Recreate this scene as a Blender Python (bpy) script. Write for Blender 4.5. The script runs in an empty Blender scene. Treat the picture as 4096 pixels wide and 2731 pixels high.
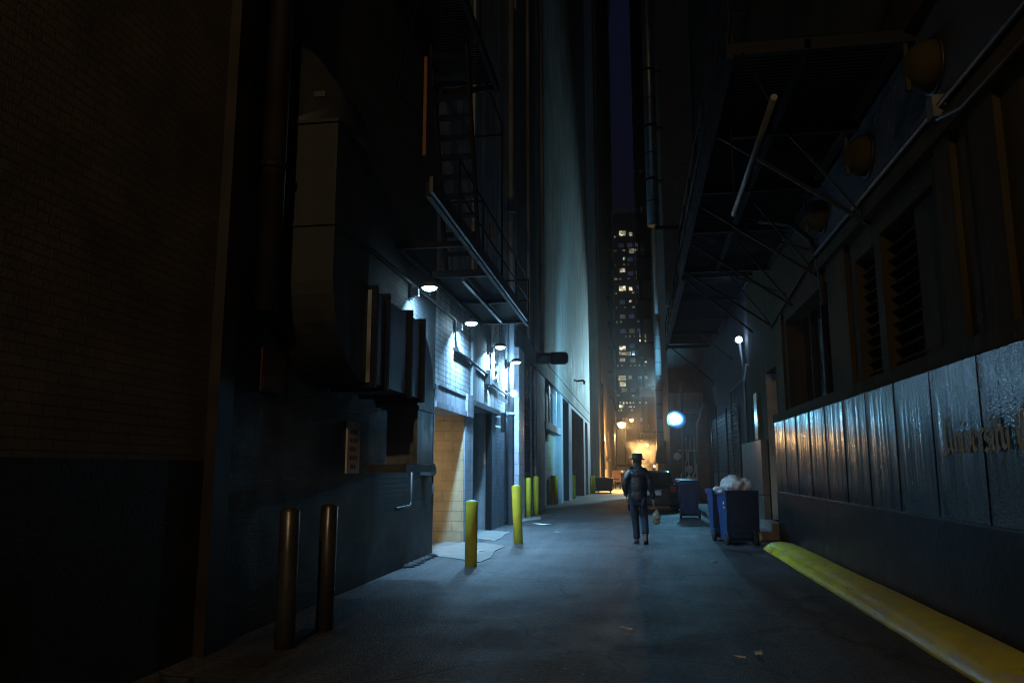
import bpy, math, random
from mathutils import Vector, Matrix, Euler, Quaternion
random.seed(7)
R = math.radians
sc = bpy.context.scene
col = sc.collection

# ------------------------------------------------------------------ materials
def material(name, base, rough=0.7, metal=0.0, var=0.25, scale=3.0, bump=0.0, bscale=40.0, brick=None,
             stretch=(1, 1, 1), spec=0.5, base2=None, coat=0.0, streak=0.0, speckle=None):
    m = bpy.data.materials.new(name); m.use_nodes = True
    nt = m.node_tree; n = nt.nodes; l = nt.links
    b = n['Principled BSDF']
    geo = n.new('ShaderNodeNewGeometry')
    mp = n.new('ShaderNodeVectorMath'); mp.operation = 'MULTIPLY'; mp.inputs[1].default_value = stretch
    l.new(geo.outputs['Position'], mp.inputs[0])
    no = n.new('ShaderNodeTexNoise'); no.inputs['Scale'].default_value = scale; no.inputs['Detail'].default_value = 7
    no.inputs['Roughness'].default_value = 0.62
    l.new(mp.outputs[0], no.inputs['Vector'])
    mr = n.new('ShaderNodeMapRange'); mr.inputs[1].default_value = 0.3; mr.inputs[2].default_value = 0.7
    mr.inputs[3].default_value = 1 - var; mr.inputs[4].default_value = 1 + var
    l.new(no.outputs['Fac'], mr.inputs[0])
    colsock = None
    height = None
    if brick:
        bw, bh, mort, c2, cm = brick
        sep = n.new('ShaderNodeSeparateXYZ'); l.new(geo.outputs['Position'], sep.inputs[0])
        ad = n.new('ShaderNodeMath'); ad.operation = 'ADD'
        l.new(sep.outputs['X'], ad.inputs[0]); l.new(sep.outputs['Y'], ad.inputs[1])
        cb = n.new('ShaderNodeCombineXYZ'); l.new(ad.outputs[0], cb.inputs['X']); l.new(sep.outputs['Z'], cb.inputs['Y'])
        bt = n.new('ShaderNodeTexBrick'); l.new(cb.outputs[0], bt.inputs['Vector'])
        bt.inputs['Scale'].default_value = 1.0
        bt.inputs['Brick Width'].default_value = bw; bt.inputs['Row Height'].default_value = bh
        bt.inputs['Mortar Size'].default_value = mort; bt.inputs['Mortar Smooth'].default_value = 0.3
        bt.inputs['Color1'].default_value = (*base, 1); bt.inputs['Color2'].default_value = (*c2, 1)
        bt.inputs['Mortar'].default_value = (*cm, 1)
        colsock = bt.outputs['Color']; height = bt.outputs['Fac']
    elif base2:
        mx0 = n.new('ShaderNodeMix'); mx0.data_type = 'RGBA'
        no0 = n.new('ShaderNodeTexNoise'); no0.inputs['Scale'].default_value = scale * 0.35; no0.inputs['Detail'].default_value = 5
        l.new(mp.outputs[0], no0.inputs['Vector'])
        mr0 = n.new('ShaderNodeMapRange'); mr0.inputs[1].default_value = 0.42; mr0.inputs[2].default_value = 0.6
        l.new(no0.outputs['Fac'], mr0.inputs[0]); l.new(mr0.outputs[0], mx0.inputs[0])
        mx0.inputs[6].default_value = (*base, 1); mx0.inputs[7].default_value = (*base2, 1)
        colsock = mx0.outputs[2]
    if colsock is None:
        rgb = n.new('ShaderNodeRGB'); rgb.outputs[0].default_value = (*base, 1); colsock = rgb.outputs[0]
    vm = n.new('ShaderNodeVectorMath'); vm.operation = 'SCALE'
    l.new(colsock, vm.inputs[0]); l.new(mr.outputs[0], vm.inputs['Scale'])
    out = vm.outputs[0]
    if streak:       # rain streaks: dirt that runs down the surface
        ms = n.new('ShaderNodeVectorMath'); ms.operation = 'MULTIPLY'; ms.inputs[1].default_value = (2.2, 2.2, 0.12)
        l.new(geo.outputs['Position'], ms.inputs[0])
        ns = n.new('ShaderNodeTexNoise'); ns.inputs['Scale'].default_value = 2.0; ns.inputs['Detail'].default_value = 6
        l.new(ms.outputs[0], ns.inputs['Vector'])
        m2 = n.new('ShaderNodeMapRange'); m2.inputs[1].default_value = 0.4; m2.inputs[2].default_value = 0.65
        m2.inputs[3].default_value = 1; m2.inputs[4].default_value = 1 - streak
        l.new(ns.outputs['Fac'], m2.inputs[0])
        v2 = n.new('ShaderNodeVectorMath'); v2.operation = 'SCALE'
        l.new(out, v2.inputs[0]); l.new(m2.outputs[0], v2.inputs['Scale']); out = v2.outputs[0]
    if speckle:      # small pale chips and grit
        nv = n.new('ShaderNodeTexVoronoi'); nv.inputs['Scale'].default_value = speckle[0]
        l.new(geo.outputs['Position'], nv.inputs['Vector'])
        m3 = n.new('ShaderNodeMapRange'); m3.inputs[1].default_value = 0.06; m3.inputs[2].default_value = 0.12
        m3.inputs[3].default_value = 1; m3.inputs[4].default_value = 0
        l.new(nv.outputs['Distance'], m3.inputs[0])
        nz = n.new('ShaderNodeMath'); nz.operation = 'GREATER_THAN'; nz.inputs[1].default_value = speckle[1]
        sx = n.new('ShaderNodeSeparateXYZ'); l.new(nv.outputs['Color'], sx.inputs[0]); l.new(sx.outputs[0], nz.inputs[0])
        mm = n.new('ShaderNodeMath'); mm.operation = 'MULTIPLY'; l.new(m3.outputs[0], mm.inputs[0]); l.new(nz.outputs[0], mm.inputs[1])
        mx = n.new('ShaderNodeMix'); mx.data_type = 'RGBA'; l.new(mm.outputs[0], mx.inputs[0])
        l.new(out, mx.inputs[6]); mx.inputs[7].default_value = (*speckle[2], 1); out = mx.outputs[2]
    l.new(out, b.inputs['Base Color'])
    b.inputs['Roughness'].default_value = rough
    b.inputs['Metallic'].default_value = metal
    b.inputs['Specular IOR Level'].default_value = spec
    b.inputs['Coat Weight'].default_value = coat
    # roughness follows the dirt a little
    rr = n.new('ShaderNodeMapRange'); rr.inputs[1].default_value = 0.3; rr.inputs[2].default_value = 0.7
    rr.inputs[3].default_value = max(0.03, rough - 0.1); rr.inputs[4].default_value = min(1, rough + 0.12)
    l.new(no.outputs['Fac'], rr.inputs[0]); l.new(rr.outputs[0], b.inputs['Roughness'])
    nrm = None
    if bump:
        nb = n.new('ShaderNodeTexNoise'); nb.inputs['Scale'].default_value = bscale; nb.inputs['Detail'].default_value = 4
        l.new(mp.outputs[0], nb.inputs['Vector'])
        bp = n.new('ShaderNodeBump'); bp.inputs['Strength'].default_value = bump; bp.inputs['Distance'].default_value = 0.02
        l.new(nb.outputs['Fac'], bp.inputs['Height']); nrm = bp
    if height is not None:
        b2 = n.new('ShaderNodeBump'); b2.inputs['Strength'].default_value = 0.7; b2.inputs['Distance'].default_value = 0.008
        b2.invert = True
        l.new(height, b2.inputs['Height'])
        if nrm: l.new(nrm.outputs[0], b2.inputs['Normal'])
        nrm = b2
    if nrm: l.new(nrm.outputs[0], b.inputs['Normal'])
    return m

def emitter(name, colr, strength):
    m = bpy.data.materials.new(name); m.use_nodes = True
    b = m.node_tree.nodes['Principled BSDF']
    b.inputs['Base Color'].default_value = (*colr, 1)
    b.inputs['Emission Color'].default_value = (*colr, 1)
    b.inputs['Emission Strength'].default_value = strength
    return m

def glare_emitter(name, core, rim, strength, centre, width):
    """lamp glass with the glare painted in: bright core fading to a coloured rim"""
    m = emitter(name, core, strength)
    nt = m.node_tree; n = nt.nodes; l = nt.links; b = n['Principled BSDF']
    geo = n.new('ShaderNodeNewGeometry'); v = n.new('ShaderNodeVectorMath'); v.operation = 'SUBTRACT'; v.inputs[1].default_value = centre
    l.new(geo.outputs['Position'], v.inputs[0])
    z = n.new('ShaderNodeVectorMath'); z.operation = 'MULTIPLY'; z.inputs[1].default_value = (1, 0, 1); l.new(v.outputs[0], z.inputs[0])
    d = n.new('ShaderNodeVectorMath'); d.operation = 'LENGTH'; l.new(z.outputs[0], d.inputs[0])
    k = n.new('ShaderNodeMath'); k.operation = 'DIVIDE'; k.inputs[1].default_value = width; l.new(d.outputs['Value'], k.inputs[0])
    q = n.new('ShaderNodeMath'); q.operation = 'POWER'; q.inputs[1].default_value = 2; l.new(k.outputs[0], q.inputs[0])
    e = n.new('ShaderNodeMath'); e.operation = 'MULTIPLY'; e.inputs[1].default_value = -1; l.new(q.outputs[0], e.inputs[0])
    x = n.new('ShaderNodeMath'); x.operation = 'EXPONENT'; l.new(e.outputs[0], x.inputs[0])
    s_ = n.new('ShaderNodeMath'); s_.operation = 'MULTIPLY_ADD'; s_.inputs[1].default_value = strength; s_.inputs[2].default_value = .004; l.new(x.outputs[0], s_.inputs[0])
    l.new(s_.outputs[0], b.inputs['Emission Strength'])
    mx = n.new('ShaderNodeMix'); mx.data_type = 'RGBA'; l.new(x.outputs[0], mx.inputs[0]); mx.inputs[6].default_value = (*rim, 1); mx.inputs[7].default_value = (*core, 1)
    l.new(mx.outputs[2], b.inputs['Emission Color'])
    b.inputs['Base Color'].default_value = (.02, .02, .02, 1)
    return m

def lit_window(name, colr, strength, scale):
    """a lit room behind glass: bright and dark patches of curtains and furniture"""
    m = emitter(name, colr, strength)
    nt = m.node_tree; n = nt.nodes; l = nt.links; b = n['Principled BSDF']
    geo = n.new('ShaderNodeNewGeometry'); no = n.new('ShaderNodeTexVoronoi'); no.inputs['Scale'].default_value = scale
    l.new(geo.outputs['Position'], no.inputs['Vector'])
    sx = n.new('ShaderNodeSeparateXYZ'); l.new(no.outputs['Color'], sx.inputs[0])
    p = n.new('ShaderNodeMath'); p.operation = 'POWER'; p.inputs[1].default_value = 4; l.new(sx.outputs[0], p.inputs[0])
    k = n.new('ShaderNodeMath'); k.operation = 'MULTIPLY_ADD'; k.inputs[1].default_value = strength * 3.0; k.inputs[2].default_value = strength * 0.18
    l.new(p.outputs[0], k.inputs[0]); l.new(k.outputs[0], b.inputs['Emission Strength'])
    return m

def asphalt_material():
    m = material('asphalt', (.060, .062, .066), .56, var=.30, scale=1.1, bump=.7, bscale=48, spec=.5, base2=(.043, .044, .048), speckle=(7, .95, (.26, .27, .28)))
    nt = m.node_tree; n = nt.nodes; l = nt.links; b = n['Principled BSDF']
    geo = n.new('ShaderNodeNewGeometry')
    src = b.inputs['Base Color'].links[0].from_socket
    def mul(src, fac):
        v = n.new('ShaderNodeVectorMath'); v.operation = 'SCALE'; l.new(src, v.inputs[0]); l.new(fac, v.inputs['Scale']); return v.outputs[0]
    def ramp(sock, a, b_, lo, hi):
        r = n.new('ShaderNodeMapRange'); r.inputs[1].default_value = a; r.inputs[2].default_value = b_; r.inputs[3].default_value = lo; r.inputs[4].default_value = hi
        l.new(sock, r.inputs[0]); return r.outputs[0]
    # stone grit
    g = n.new('ShaderNodeTexNoise'); g.inputs['Scale'].default_value = 17; g.inputs['Detail'].default_value = 4; g.inputs['Roughness'].default_value = .8
    l.new(geo.outputs['Position'], g.inputs['Vector']); src = mul(src, ramp(g.outputs['Fac'], .32, .68, .22, 2.0))
    # drag marks along the alley
    st = n.new('ShaderNodeVectorMath'); st.operation = 'MULTIPLY'; st.inputs[1].default_value = (3.2, .22, 1); l.new(geo.outputs['Position'], st.inputs[0])
    d = n.new('ShaderNodeTexNoise'); d.inputs['Scale'].default_value = 1.4; d.inputs['Detail'].default_value = 5; l.new(st.outputs[0], d.inputs['Vector'])
    src = mul(src, ramp(d.outputs['Fac'], .35, .65, .72, 1.25))
    # cracks
    wv = n.new('ShaderNodeTexNoise'); wv.inputs['Scale'].default_value = 1.6; l.new(geo.outputs['Position'], wv.inputs['Vector'])
    ad = n.new('ShaderNodeVectorMath'); ad.operation = 'MULTIPLY_ADD'; ad.inputs[1].default_value = (.7, .7, .7); l.new(wv.outputs['Color'], ad.inputs[0]); l.new(geo.outputs['Position'], ad.inputs[2])
    c = n.new('ShaderNodeTexVoronoi'); c.feature = 'DISTANCE_TO_EDGE'; c.inputs['Scale'].default_value = .42; l.new(ad.outputs[0], c.inputs['Vector'])
    src = mul(src, ramp(c.outputs['Distance'], .004, .012, .35, 1))
    # repaired patches and the long seam between two laid strips
    sp = n.new('ShaderNodeSeparateXYZ'); l.new(ad.outputs[0], sp.inputs[0])
    ab = n.new('ShaderNodeMath'); ab.operation = 'SUBTRACT'; ab.inputs[1].default_value = .42; l.new(sp.outputs[0], ab.inputs[0])
    a2 = n.new('ShaderNodeMath'); a2.operation = 'ABSOLUTE'; l.new(ab.outputs[0], a2.inputs[0])
    src = mul(src, ramp(a2.outputs[0], .015, .05, .5, 1))
    v2 = n.new('ShaderNodeTexVoronoi'); v2.inputs['Scale'].default_value = .33; v2.distance = 'CHEBYCHEV'; l.new(ad.outputs[0], v2.inputs['Vector'])
    sx = n.new('ShaderNodeSeparateXYZ'); l.new(v2.outputs['Color'], sx.inputs[0]); src = mul(src, ramp(sx.outputs[0], 0, 1, .70, 1.22))
    l.new(src, b.inputs['Base Color'])
    return m
ASPH = asphalt_material()
STREET = material('street_asphalt', (.06, .06, .06), .6, bump=.4, bscale=60)
APRON = material('apron_concrete', (.21, .207, .195), .8, var=.25, scale=2.5, bump=.3, bscale=50, speckle=(14, .9, (.1, .1, .1)))
KERBC = material('kerb_concrete', (.25, .24, .22), .75, bump=.3)
BRICK = material('brown_brick', (.105, .085, .062), .8, var=.3, scale=2, brick=(.21, .07, .006, (.085, .07, .052), (.05, .045, .038)), bump=.25)
DADO = material('dark_wall_paint', (.014, .015, .019), .65, var=.5, scale=3, bump=.5, bscale=25)
DARKB = material('black_painted_brick', (.015, .017, .021), .6, var=.5, scale=3, brick=(.21, .07, .006, (.012, .014, .018), (.009, .010, .013)), bump=.35, speckle=(8, .86, (.10, .12, .15)))
UPB = material('dark_grey_brick', (.042, .042, .042), .8, var=.4, scale=2, brick=(.21, .07, .006, (.036, .036, .036), (.025, .025, .025)), bump=.25)  # dark grey brick with darker joints
WBRICK = material('white_painted_brick', (.50, .52, .54), .6, var=.4, scale=2.2, brick=(.30, .105, .009, (.40, .42, .43), (.13, .14, .14)), bump=.35, streak=.5)
BLOCK = material('grey_painted_block', (.40, .43, .50), .6, var=.3, scale=2, brick=(.42, .21, .005, (.37, .40, .46), (.22, .24, .27)), bump=.25, streak=.35)
STUCCO = material('grey_render', (.36, .38, .40), .75, var=.3, scale=1.6, bump=.25, bscale=30, streak=.45)
DBLUE = material('slate_painted_brick', (.10, .125, .16), .6, var=.4, scale=3, brick=(.30, .105, .008, (.085, .105, .135), (.15, .17, .2)), bump=.4)
TAN = material('tan_block', (.50, .40, .25), .75, var=.25, scale=2.2, brick=(.42, .21, .005, (.46, .37, .23), (.28, .22, .13)), bump=.25)
CONC = material('facade_concrete', (.30, .285, .26), .75, var=.3, scale=.6, bump=.25, bscale=12, streak=.55, brick=(5.2, 1.55, .012, (.275, .262, .24), (.20, .19, .17)))
PILL = material('facade_pillar', (.30, .33, .37), .65, var=.2, scale=1.2, bump=.15, streak=.3)
TILE = material('white_tile', (.70, .68, .74), .35, var=.12, scale=2, brick=(.62, .33, .007, (.68, .66, .72), (.34, .34, .38)))
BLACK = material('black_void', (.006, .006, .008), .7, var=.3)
GALV = material('galvanised_duct', (.24, .27, .30), .38, metal=.75, var=.35, scale=2.2, bump=.12, bscale=4, streak=.35)
GALVD = material('shaded_duct_and_lid', (.022, .024, .027), .65, metal=.1, var=.35, scale=2.2, bump=.1, bscale=5, streak=.3)  # dark copy of the duct metal, shade put in; also the dumpster lid
LOUV = material('louvre_metal', (.42, .45, .48), .4, metal=.25, var=.2)
IRON = material('black_iron', (.009, .010, .012), .62, spec=.2, var=.4, scale=6, bump=.2, bscale=50)
STEELB = material('steel_beam', (.06, .066, .075), .45, metal=.6, var=.3, scale=5)
PIPEM = material('brown_pipe', (.014, .010, .007), .5, var=.3, scale=2)
CONDUIT = material('conduit_metal', (.15, .155, .16), .5, metal=.5, var=.25)
BROWNB = material('brown_bollard_paint', (.085, .082, .082), .30, metal=.6, var=.25, scale=4, stretch=(1, 1, .4), bump=.06, bscale=30)
YEL = material('yellow_paint', (.66, .60, .035), .45, var=.18, scale=4, bump=.12, bscale=30, base2=(.58, .50, .03), speckle=(7, .88, (.16, .14, .06)))
YELD = material('dull_yellow_paint', (.60, .46, .03), .6, var=.3, scale=4, bump=.2)
YELC = material('yellow_kerb_paint', (.78, .70, .008), .38, var=.18, scale=2.6, bump=.2, bscale=16, base2=(.70, .60, .008), speckle=(5, .82, (.20, .17, .05)))
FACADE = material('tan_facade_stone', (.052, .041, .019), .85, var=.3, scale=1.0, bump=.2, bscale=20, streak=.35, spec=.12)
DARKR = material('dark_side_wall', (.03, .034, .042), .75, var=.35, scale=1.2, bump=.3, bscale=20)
BEIGE = material('beige_door_panel', (.42, .37, .27), .6, var=.2, scale=4, streak=.35)
SHEET = material('metal_hoarding', (.15, .13, .115), .4, metal=.45, var=.2, scale=2)
GLASSD = material('dark_glass', (.008, .009, .012), .06, var=.2)
BINB = material('blue_plastic', (.009, .055, .19), .38, var=.15, scale=6, bump=.05)
BINN = material('navy_plastic', (.006, .018, .06), .45, var=.2, scale=6)
BINK = material('black_plastic', (.014, .014, .016), .4, var=.2, scale=6)
RUB = material('rubber', (.012, .012, .012), .7)
BAGW = material('white_plastic_bag', (.72, .74, .76), .3, var=.1, scale=9, bump=.4, bscale=14)
BAGT = material('tan_plastic_bag', (.30, .26, .16), .4, var=.2, scale=12, bump=.3, bscale=20)
CARP = material('black_car_paint', (.006, .006, .007), .15, coat=1.0, var=.05)
CHROME = material('chrome', (.7, .7, .72), .15, metal=1)
TAILR = material('tail_lamp_red', (.20, .01, .008), .2, coat=.5)
PLATE = material('number_plate_white', (.6, .6, .6), .4)
LEATH = material('black_leather', (.011, .013, .017), .36, var=.3, scale=9, bump=.6, bscale=14)
DENIM = material('dark_denim', (.009, .013, .027), .8, var=.3, scale=15, bump=.2)
SKIN = material('skin', (.32, .19, .13), .5, var=.1)
HAIR = material('dark_hair', (.015, .012, .01), .6, bump=.4)
HAT = material('brown_felt_hat', (.022, .018, .014), .9, bump=.15)
SHOE = material('dark_shoe', (.014, .012, .011), .5)
RBRICK = material('red_brown_brick', (.22, .12, .07), .8, var=.3, brick=(.22, .08, .008, (.17, .09, .055), (.1, .08, .06)), bump=.3)
GBRICK = material('grey_brick', (.12, .13, .135), .8, var=.3, brick=(.22, .08, .008, (.095, .10, .105), (.06, .06, .065)), bump=.3)
TEAL = material('grey_green_concrete', (.32, .38, .38), .8, var=.2, scale=.6, streak=.3)
WARMW = material('buff_stucco', (.42, .34, .24), .8, var=.25, scale=.7, bump=.2, streak=.3)
TOWER = material('tower_concrete', (.05, .048, .06), .8, var=.25, scale=.4)
GOLD = material('faded_gold_paint', (.46, .36, .12), .6, var=.5, scale=18)
PAPER = material('paper', (.75, .75, .72), .7)
SIGNW = material('sign_white', (.55, .50, .48), .5)
SIGNR = material('sign_red', (.16, .02, .018), .5)
SIGNP = material('sign_pink', (.75, .45, .36), .5)
AWN = material('navy_canvas', (.02, .026, .05), .8)
DOORLIGHT = material('lit_doorway_orange', (.55, .28, .09), .7, var=.3, scale=5, stretch=(1, 1, .2))  # glow of a lit doorway put into the colour
ORANGE = material('rusty_orange_paint', (.20, .07, .015), .6)
CONDD = material('dark_conduit', (.06, .06, .058), .55, metal=.3)
CURV = material('pale_beige_stone', (.5, .44, .34), .7)
GREENP = material('painted_green_lights', (.05, .28, .06), .4, brick=(.5, .25, .04, (.12, .30, .05), (.02, .02, .02)))  # green lights drawn as a flat colour pattern, nothing glows
WHITEP = material('white_steel_paint', (.62, .64, .66), .5, var=.1)

# glossy dark cladding: pebbled surface, sheets slightly bowed so every sheet throws its own streak
def cladding_material():
    m = material('dark_gloss_cladding', (.004, .009, .022), .20, var=.3, scale=2.0, stretch=(1, 1, .5), spec=.62)
    nt = m.node_tree; n = nt.nodes; l = nt.links; b = n['Principled BSDF']
    geo = n.new('ShaderNodeNewGeometry')
    nb = n.new('ShaderNodeTexVoronoi'); nb.inputs['Scale'].default_value = 55; nb.feature = 'SMOOTH_F1'
    l.new(geo.outputs['Position'], nb.inputs['Vector'])
    bp = n.new('ShaderNodeBump'); bp.inputs['Strength'].default_value = .5; bp.inputs['Distance'].default_value = .0055
    l.new(nb.outputs['Distance'], bp.inputs['Height'])
    ms = n.new('ShaderNodeVectorMath'); ms.operation = 'MULTIPLY'; ms.inputs[1].default_value = (1, 2.4, .14)
    l.new(geo.outputs['Position'], ms.inputs[0])
    nw = n.new('ShaderNodeTexNoise'); nw.inputs['Scale'].default_value = 1.5; nw.inputs['Detail'].default_value = 2
    l.new(ms.outputs[0], nw.inputs['Vector'])
    b2 = n.new('ShaderNodeBump'); b2.inputs['Strength'].default_value = 1; b2.inputs['Distance'].default_value = .034
    l.new(nw.outputs['Fac'], b2.inputs['Height']); l.new(bp.outputs[0], b2.inputs['Normal'])
    l.new(b2.outputs[0], b.inputs['Normal'])
    return m
CLAD = cladding_material()
CLADB = material('dark_base_cladding', (.010, .011, .015), .42, var=.3, scale=1.6, bump=.2, bscale=14, spec=.15)

# ------------------------------------------------------------------ mesh builder
class MB:
    def __init__(self): self.v = []; self.f = []; self.s = []
    def add(self, vs, fs, smooth=False):
        o = len(self.v); self.v += [tuple(p) for p in vs]
        for i, f in enumerate(fs):
            self.f.append(tuple(o + k for k in f)); self.s.append(smooth if isinstance(smooth, bool) else smooth[i])
        return self
    def box(self, x0, x1, y0, y1, z0, z1, rot=None, about=None):
        if x0 > x1: x0, x1 = x1, x0
        if y0 > y1: y0, y1 = y1, y0
        if z0 > z1: z0, z1 = z1, z0
        vs = [Vector((x, y, z)) for z in (z0, z1) for y in (y0, y1) for x in (x0, x1)]
        if rot is not None:
            c = Vector(about) if about is not None else Vector(((x0 + x1) / 2, (y0 + y1) / 2, (z0 + z1) / 2))
            vs = [rot @ (p - c) + c for p in vs]
        return self.add(vs, [(0, 2, 3, 1), (4, 5, 7, 6), (0, 1, 5, 4), (2, 6, 7, 3), (0, 4, 6, 2), (1, 3, 7, 5)])
    def bar(self, p0, p1, w, h=None, up=(0, 0, 1)):
        """rectangular bar between two points"""
        h = h or w; p0 = Vector(p0); p1 = Vector(p1); d = (p1 - p0).normalized()
        u = Vector(up)
        if abs(d.dot(u)) > .98: u = Vector((1, 0, 0))
        a = d.cross(u).normalized(); b = a.cross(d).normalized()
        vs = [p + a * sx * w / 2 + b * sz * h / 2 for p in (p0, p1) for sz in (-1, 1) for sx in (-1, 1)]
        return self.add(vs, [(0, 2, 3, 1), (4, 5, 7, 6), (0, 1, 5, 4), (2, 6, 7, 3), (0, 4, 6, 2), (1, 3, 7, 5)])
    def tube(self, pts, r, n=8, caps=True):
        pts = [Vector(p) for p in pts]; rs = r if isinstance(r, (list, tuple)) else [r] * len(pts)
        vs = []; N = len(pts); pa = None
        for i, p in enumerate(pts):
            d = (pts[min(i + 1, N - 1)] - pts[max(i - 1, 0)]).normalized()
            if pa is None:
                u = Vector((0, 0, 1)) if abs(d.z) < .9 else Vector((1, 0, 0))
                a = d.cross(u).normalized()
            else:
                a = (pa - d * pa.dot(d)).normalized()
            pa = a; b = d.cross(a)
            for k in range(n):
                t = 2 * math.pi * k / n
                vs.append(p + (a * math.cos(t) + b * math.sin(t)) * rs[i])
        fs = []; sm = []
        for i in range(N - 1):
            for k in range(n):
                fs.append((i * n + k, i * n + (k + 1) % n, (i + 1) * n + (k + 1) % n, (i + 1) * n + k)); sm.append(True)
        if caps:
            fs.append(tuple(range(n - 1, -1, -1))); fs.append(tuple((N - 1) * n + k for k in range(n))); sm += [False, False]
        return self.add(vs, fs, sm)
    def lathe(self, prof, c=(0, 0, 0), n=20, axis='z', sx=1, sy=1, smooth=True):
        """prof: (radius, height)"""
        vs = []
        for r, h in prof:
            for k in range(n):
                t = 2 * math.pi * k / n
                p = (r * math.cos(t) * sx, r * math.sin(t) * sy, h)
                if axis == 'y': p = (p[0], p[2], p[1])
                if axis == 'x': p = (p[2], p[0], p[1])
                vs.append((p[0] + c[0], p[1] + c[1], p[2] + c[2]))
        N = len(prof); fs = []; sm = []
        for i in range(N - 1):
            for k in range(n):
                fs.append((i * n + k, i * n + (k + 1) % n, (i + 1) * n + (k + 1) % n, (i + 1) * n + k)); sm.append(smooth)
        fs.append(tuple(range(n - 1, -1, -1))); fs.append(tuple((N - 1) * n + k for k in range(n))); sm += [False, False]
        return self.add(vs, fs, sm)
    def loft(self, rings, smooth=True, caps=True):
        n = len(rings[0]); vs = [p for r in rings for p in r]; fs = []; sm = []
        for i in range(len(rings) - 1):
            for k in range(n):
                fs.append((i * n + k, i * n + (k + 1) % n, (i + 1) * n + (k + 1) % n, (i + 1) * n + k)); sm.append(smooth)
        if caps:
            fs.append(tuple(range(n - 1, -1, -1))); fs.append(tuple((len(rings) - 1) * n + k for k in range(n))); sm += [False, False]
        return self.add(vs, fs, sm)
    def prism(self, poly, axis, a0, a1):
        """poly in the two other axes, in xyz order"""
        def P(q, a):
            return {'x': (a, q[0], q[1]), 'y': (q[0], a, q[1]), 'z': (q[0], q[1], a)}[axis]
        n = len(poly); vs = [P(q, a0) for q in poly] + [P(q, a1) for q in poly]
        fs = [tuple(range(n - 1, -1, -1)), tuple(range(n, 2 * n))] + [(k, (k + 1) % n, n + (k + 1) % n, n + k) for k in range(n)]
        return self.add(vs, fs)
    def wall(self, x, y0, y1, z0, z1, holes=(), depth=.3, side=1, back=6.0):
        """house wall in the plane X = x, outside towards side (+1: faces +x); holes (y0,y1,z0,z1[,depth]); a solid box behind"""
        ys = sorted({y0, y1, *[h[0] for h in holes], *[h[1] for h in holes]}); zs = sorted({z0, z1, *[h[2] for h in holes], *[h[3] for h in holes]})
        ys = [y for y in ys if y0 <= y <= y1]; zs = [z for z in zs if z0 <= z <= z1]
        for i in range(len(ys) - 1):
            for j in range(len(zs) - 1):
                cy, cz = (ys[i] + ys[i + 1]) / 2, (zs[j] + zs[j + 1]) / 2
                if any(h[0] < cy < h[1] and h[2] < cz < h[3] for h in holes): continue
                self.add([(x, ys[i], zs[j]), (x, ys[i + 1], zs[j]), (x, ys[i + 1], zs[j + 1]), (x, ys[i], zs[j + 1])], [(0, 1, 2, 3)])
        for h in holes:
            d = h[4] if len(h) > 4 else depth
            xb = x - side * d
            a, b, c, e = h[:4]
            self.add([(x, a, c), (xb, a, c), (xb, a, e), (x, a, e)], [(0, 1, 2, 3)])
            self.add([(x, b, c), (xb, b, c), (xb, b, e), (x, b, e)], [(0, 1, 2, 3)])
            self.add([(x, a, e), (xb, a, e), (xb, b, e), (x, b, e)], [(0, 1, 2, 3)])
            if c > z0: self.add([(x, a, c), (xb, a, c), (xb, b, c), (x, b, c)], [(0, 1, 2, 3)])
        xb = x - side * back
        self.add([(x, y0, z0), (xb, y0, z0), (xb, y0, z1), (x, y0, z1)], [(0, 1, 2, 3)])
        self.add([(x, y1, z0), (xb, y1, z0), (xb, y1, z1), (x, y1, z1)], [(0, 1, 2, 3)])
        self.add([(x, y0, z1), (xb, y0, z1), (xb, y1, z1), (x, y1, z1)], [(0, 1, 2, 3)])
        self.add([(xb, y0, z0), (xb, y1, z0), (xb, y1, z1), (xb, y0, z1)], [(0, 1, 2, 3)])
        return self
    def build(self, name, mat, parent=None, recalc=True):
        o0 = Vector((0, 0, 0)); p = parent
        while p is not None: o0 += p.location; p = p.parent
        me = bpy.data.meshes.new(name)
        me.from_pydata([tuple(Vector(v) - o0) for v in self.v], [], self.f)
        for i, p in enumerate(me.polygons): p.use_smooth = self.s[i]
        if recalc:
            import bmesh
            bm = bmesh.new(); bm.from_mesh(me); bmesh.ops.recalc_face_normals(bm, faces=bm.faces); bm.to_mesh(me); bm.free()
        me.materials.append(mat)
        o = bpy.data.objects.new(name, me); col.objects.link(o)
        if parent is not None: o.parent = parent
        return o

def tag(o, label, cat, group=None, kind=None):
    if label: o['label'] = label
    if cat: o['category'] = cat
    if group: o['group'] = group
    if kind: o['kind'] = kind
    return o
def thing(name, label, cat, loc=(0, 0, 0), group=None):
    o = bpy.data.objects.new(name, None); col.objects.link(o); o.location = loc; o.empty_display_size = .2
    return tag(o, label, cat, group)
def light(kind, loc, power, colr, parent=None, size=.1, direction=None, angle=None, blend=.5, spread=None):
    L = bpy.data.lights.new('lamp_light', kind); L.energy = power; L.color = colr
    if kind in ('POINT', 'SPOT'): L.shadow_soft_size = size
    if kind == 'AREA':
        L.shape = 'DISK'; L.size = size
        if spread: L.spread = spread
    if kind == 'SPOT': L.spot_size = angle; L.spot_blend = blend
    o = bpy.data.objects.new('lamp_light', L); col.objects.link(o)
    o.location = Vector(loc) - (parent.location if parent else Vector((0, 0, 0)))
    if parent: o.parent = parent
    if direction is not None: o.rotation_mode = 'QUATERNION'; o.rotation_quaternion = Vector(direction).to_track_quat('-Z', 'Y')
    return o
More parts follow.
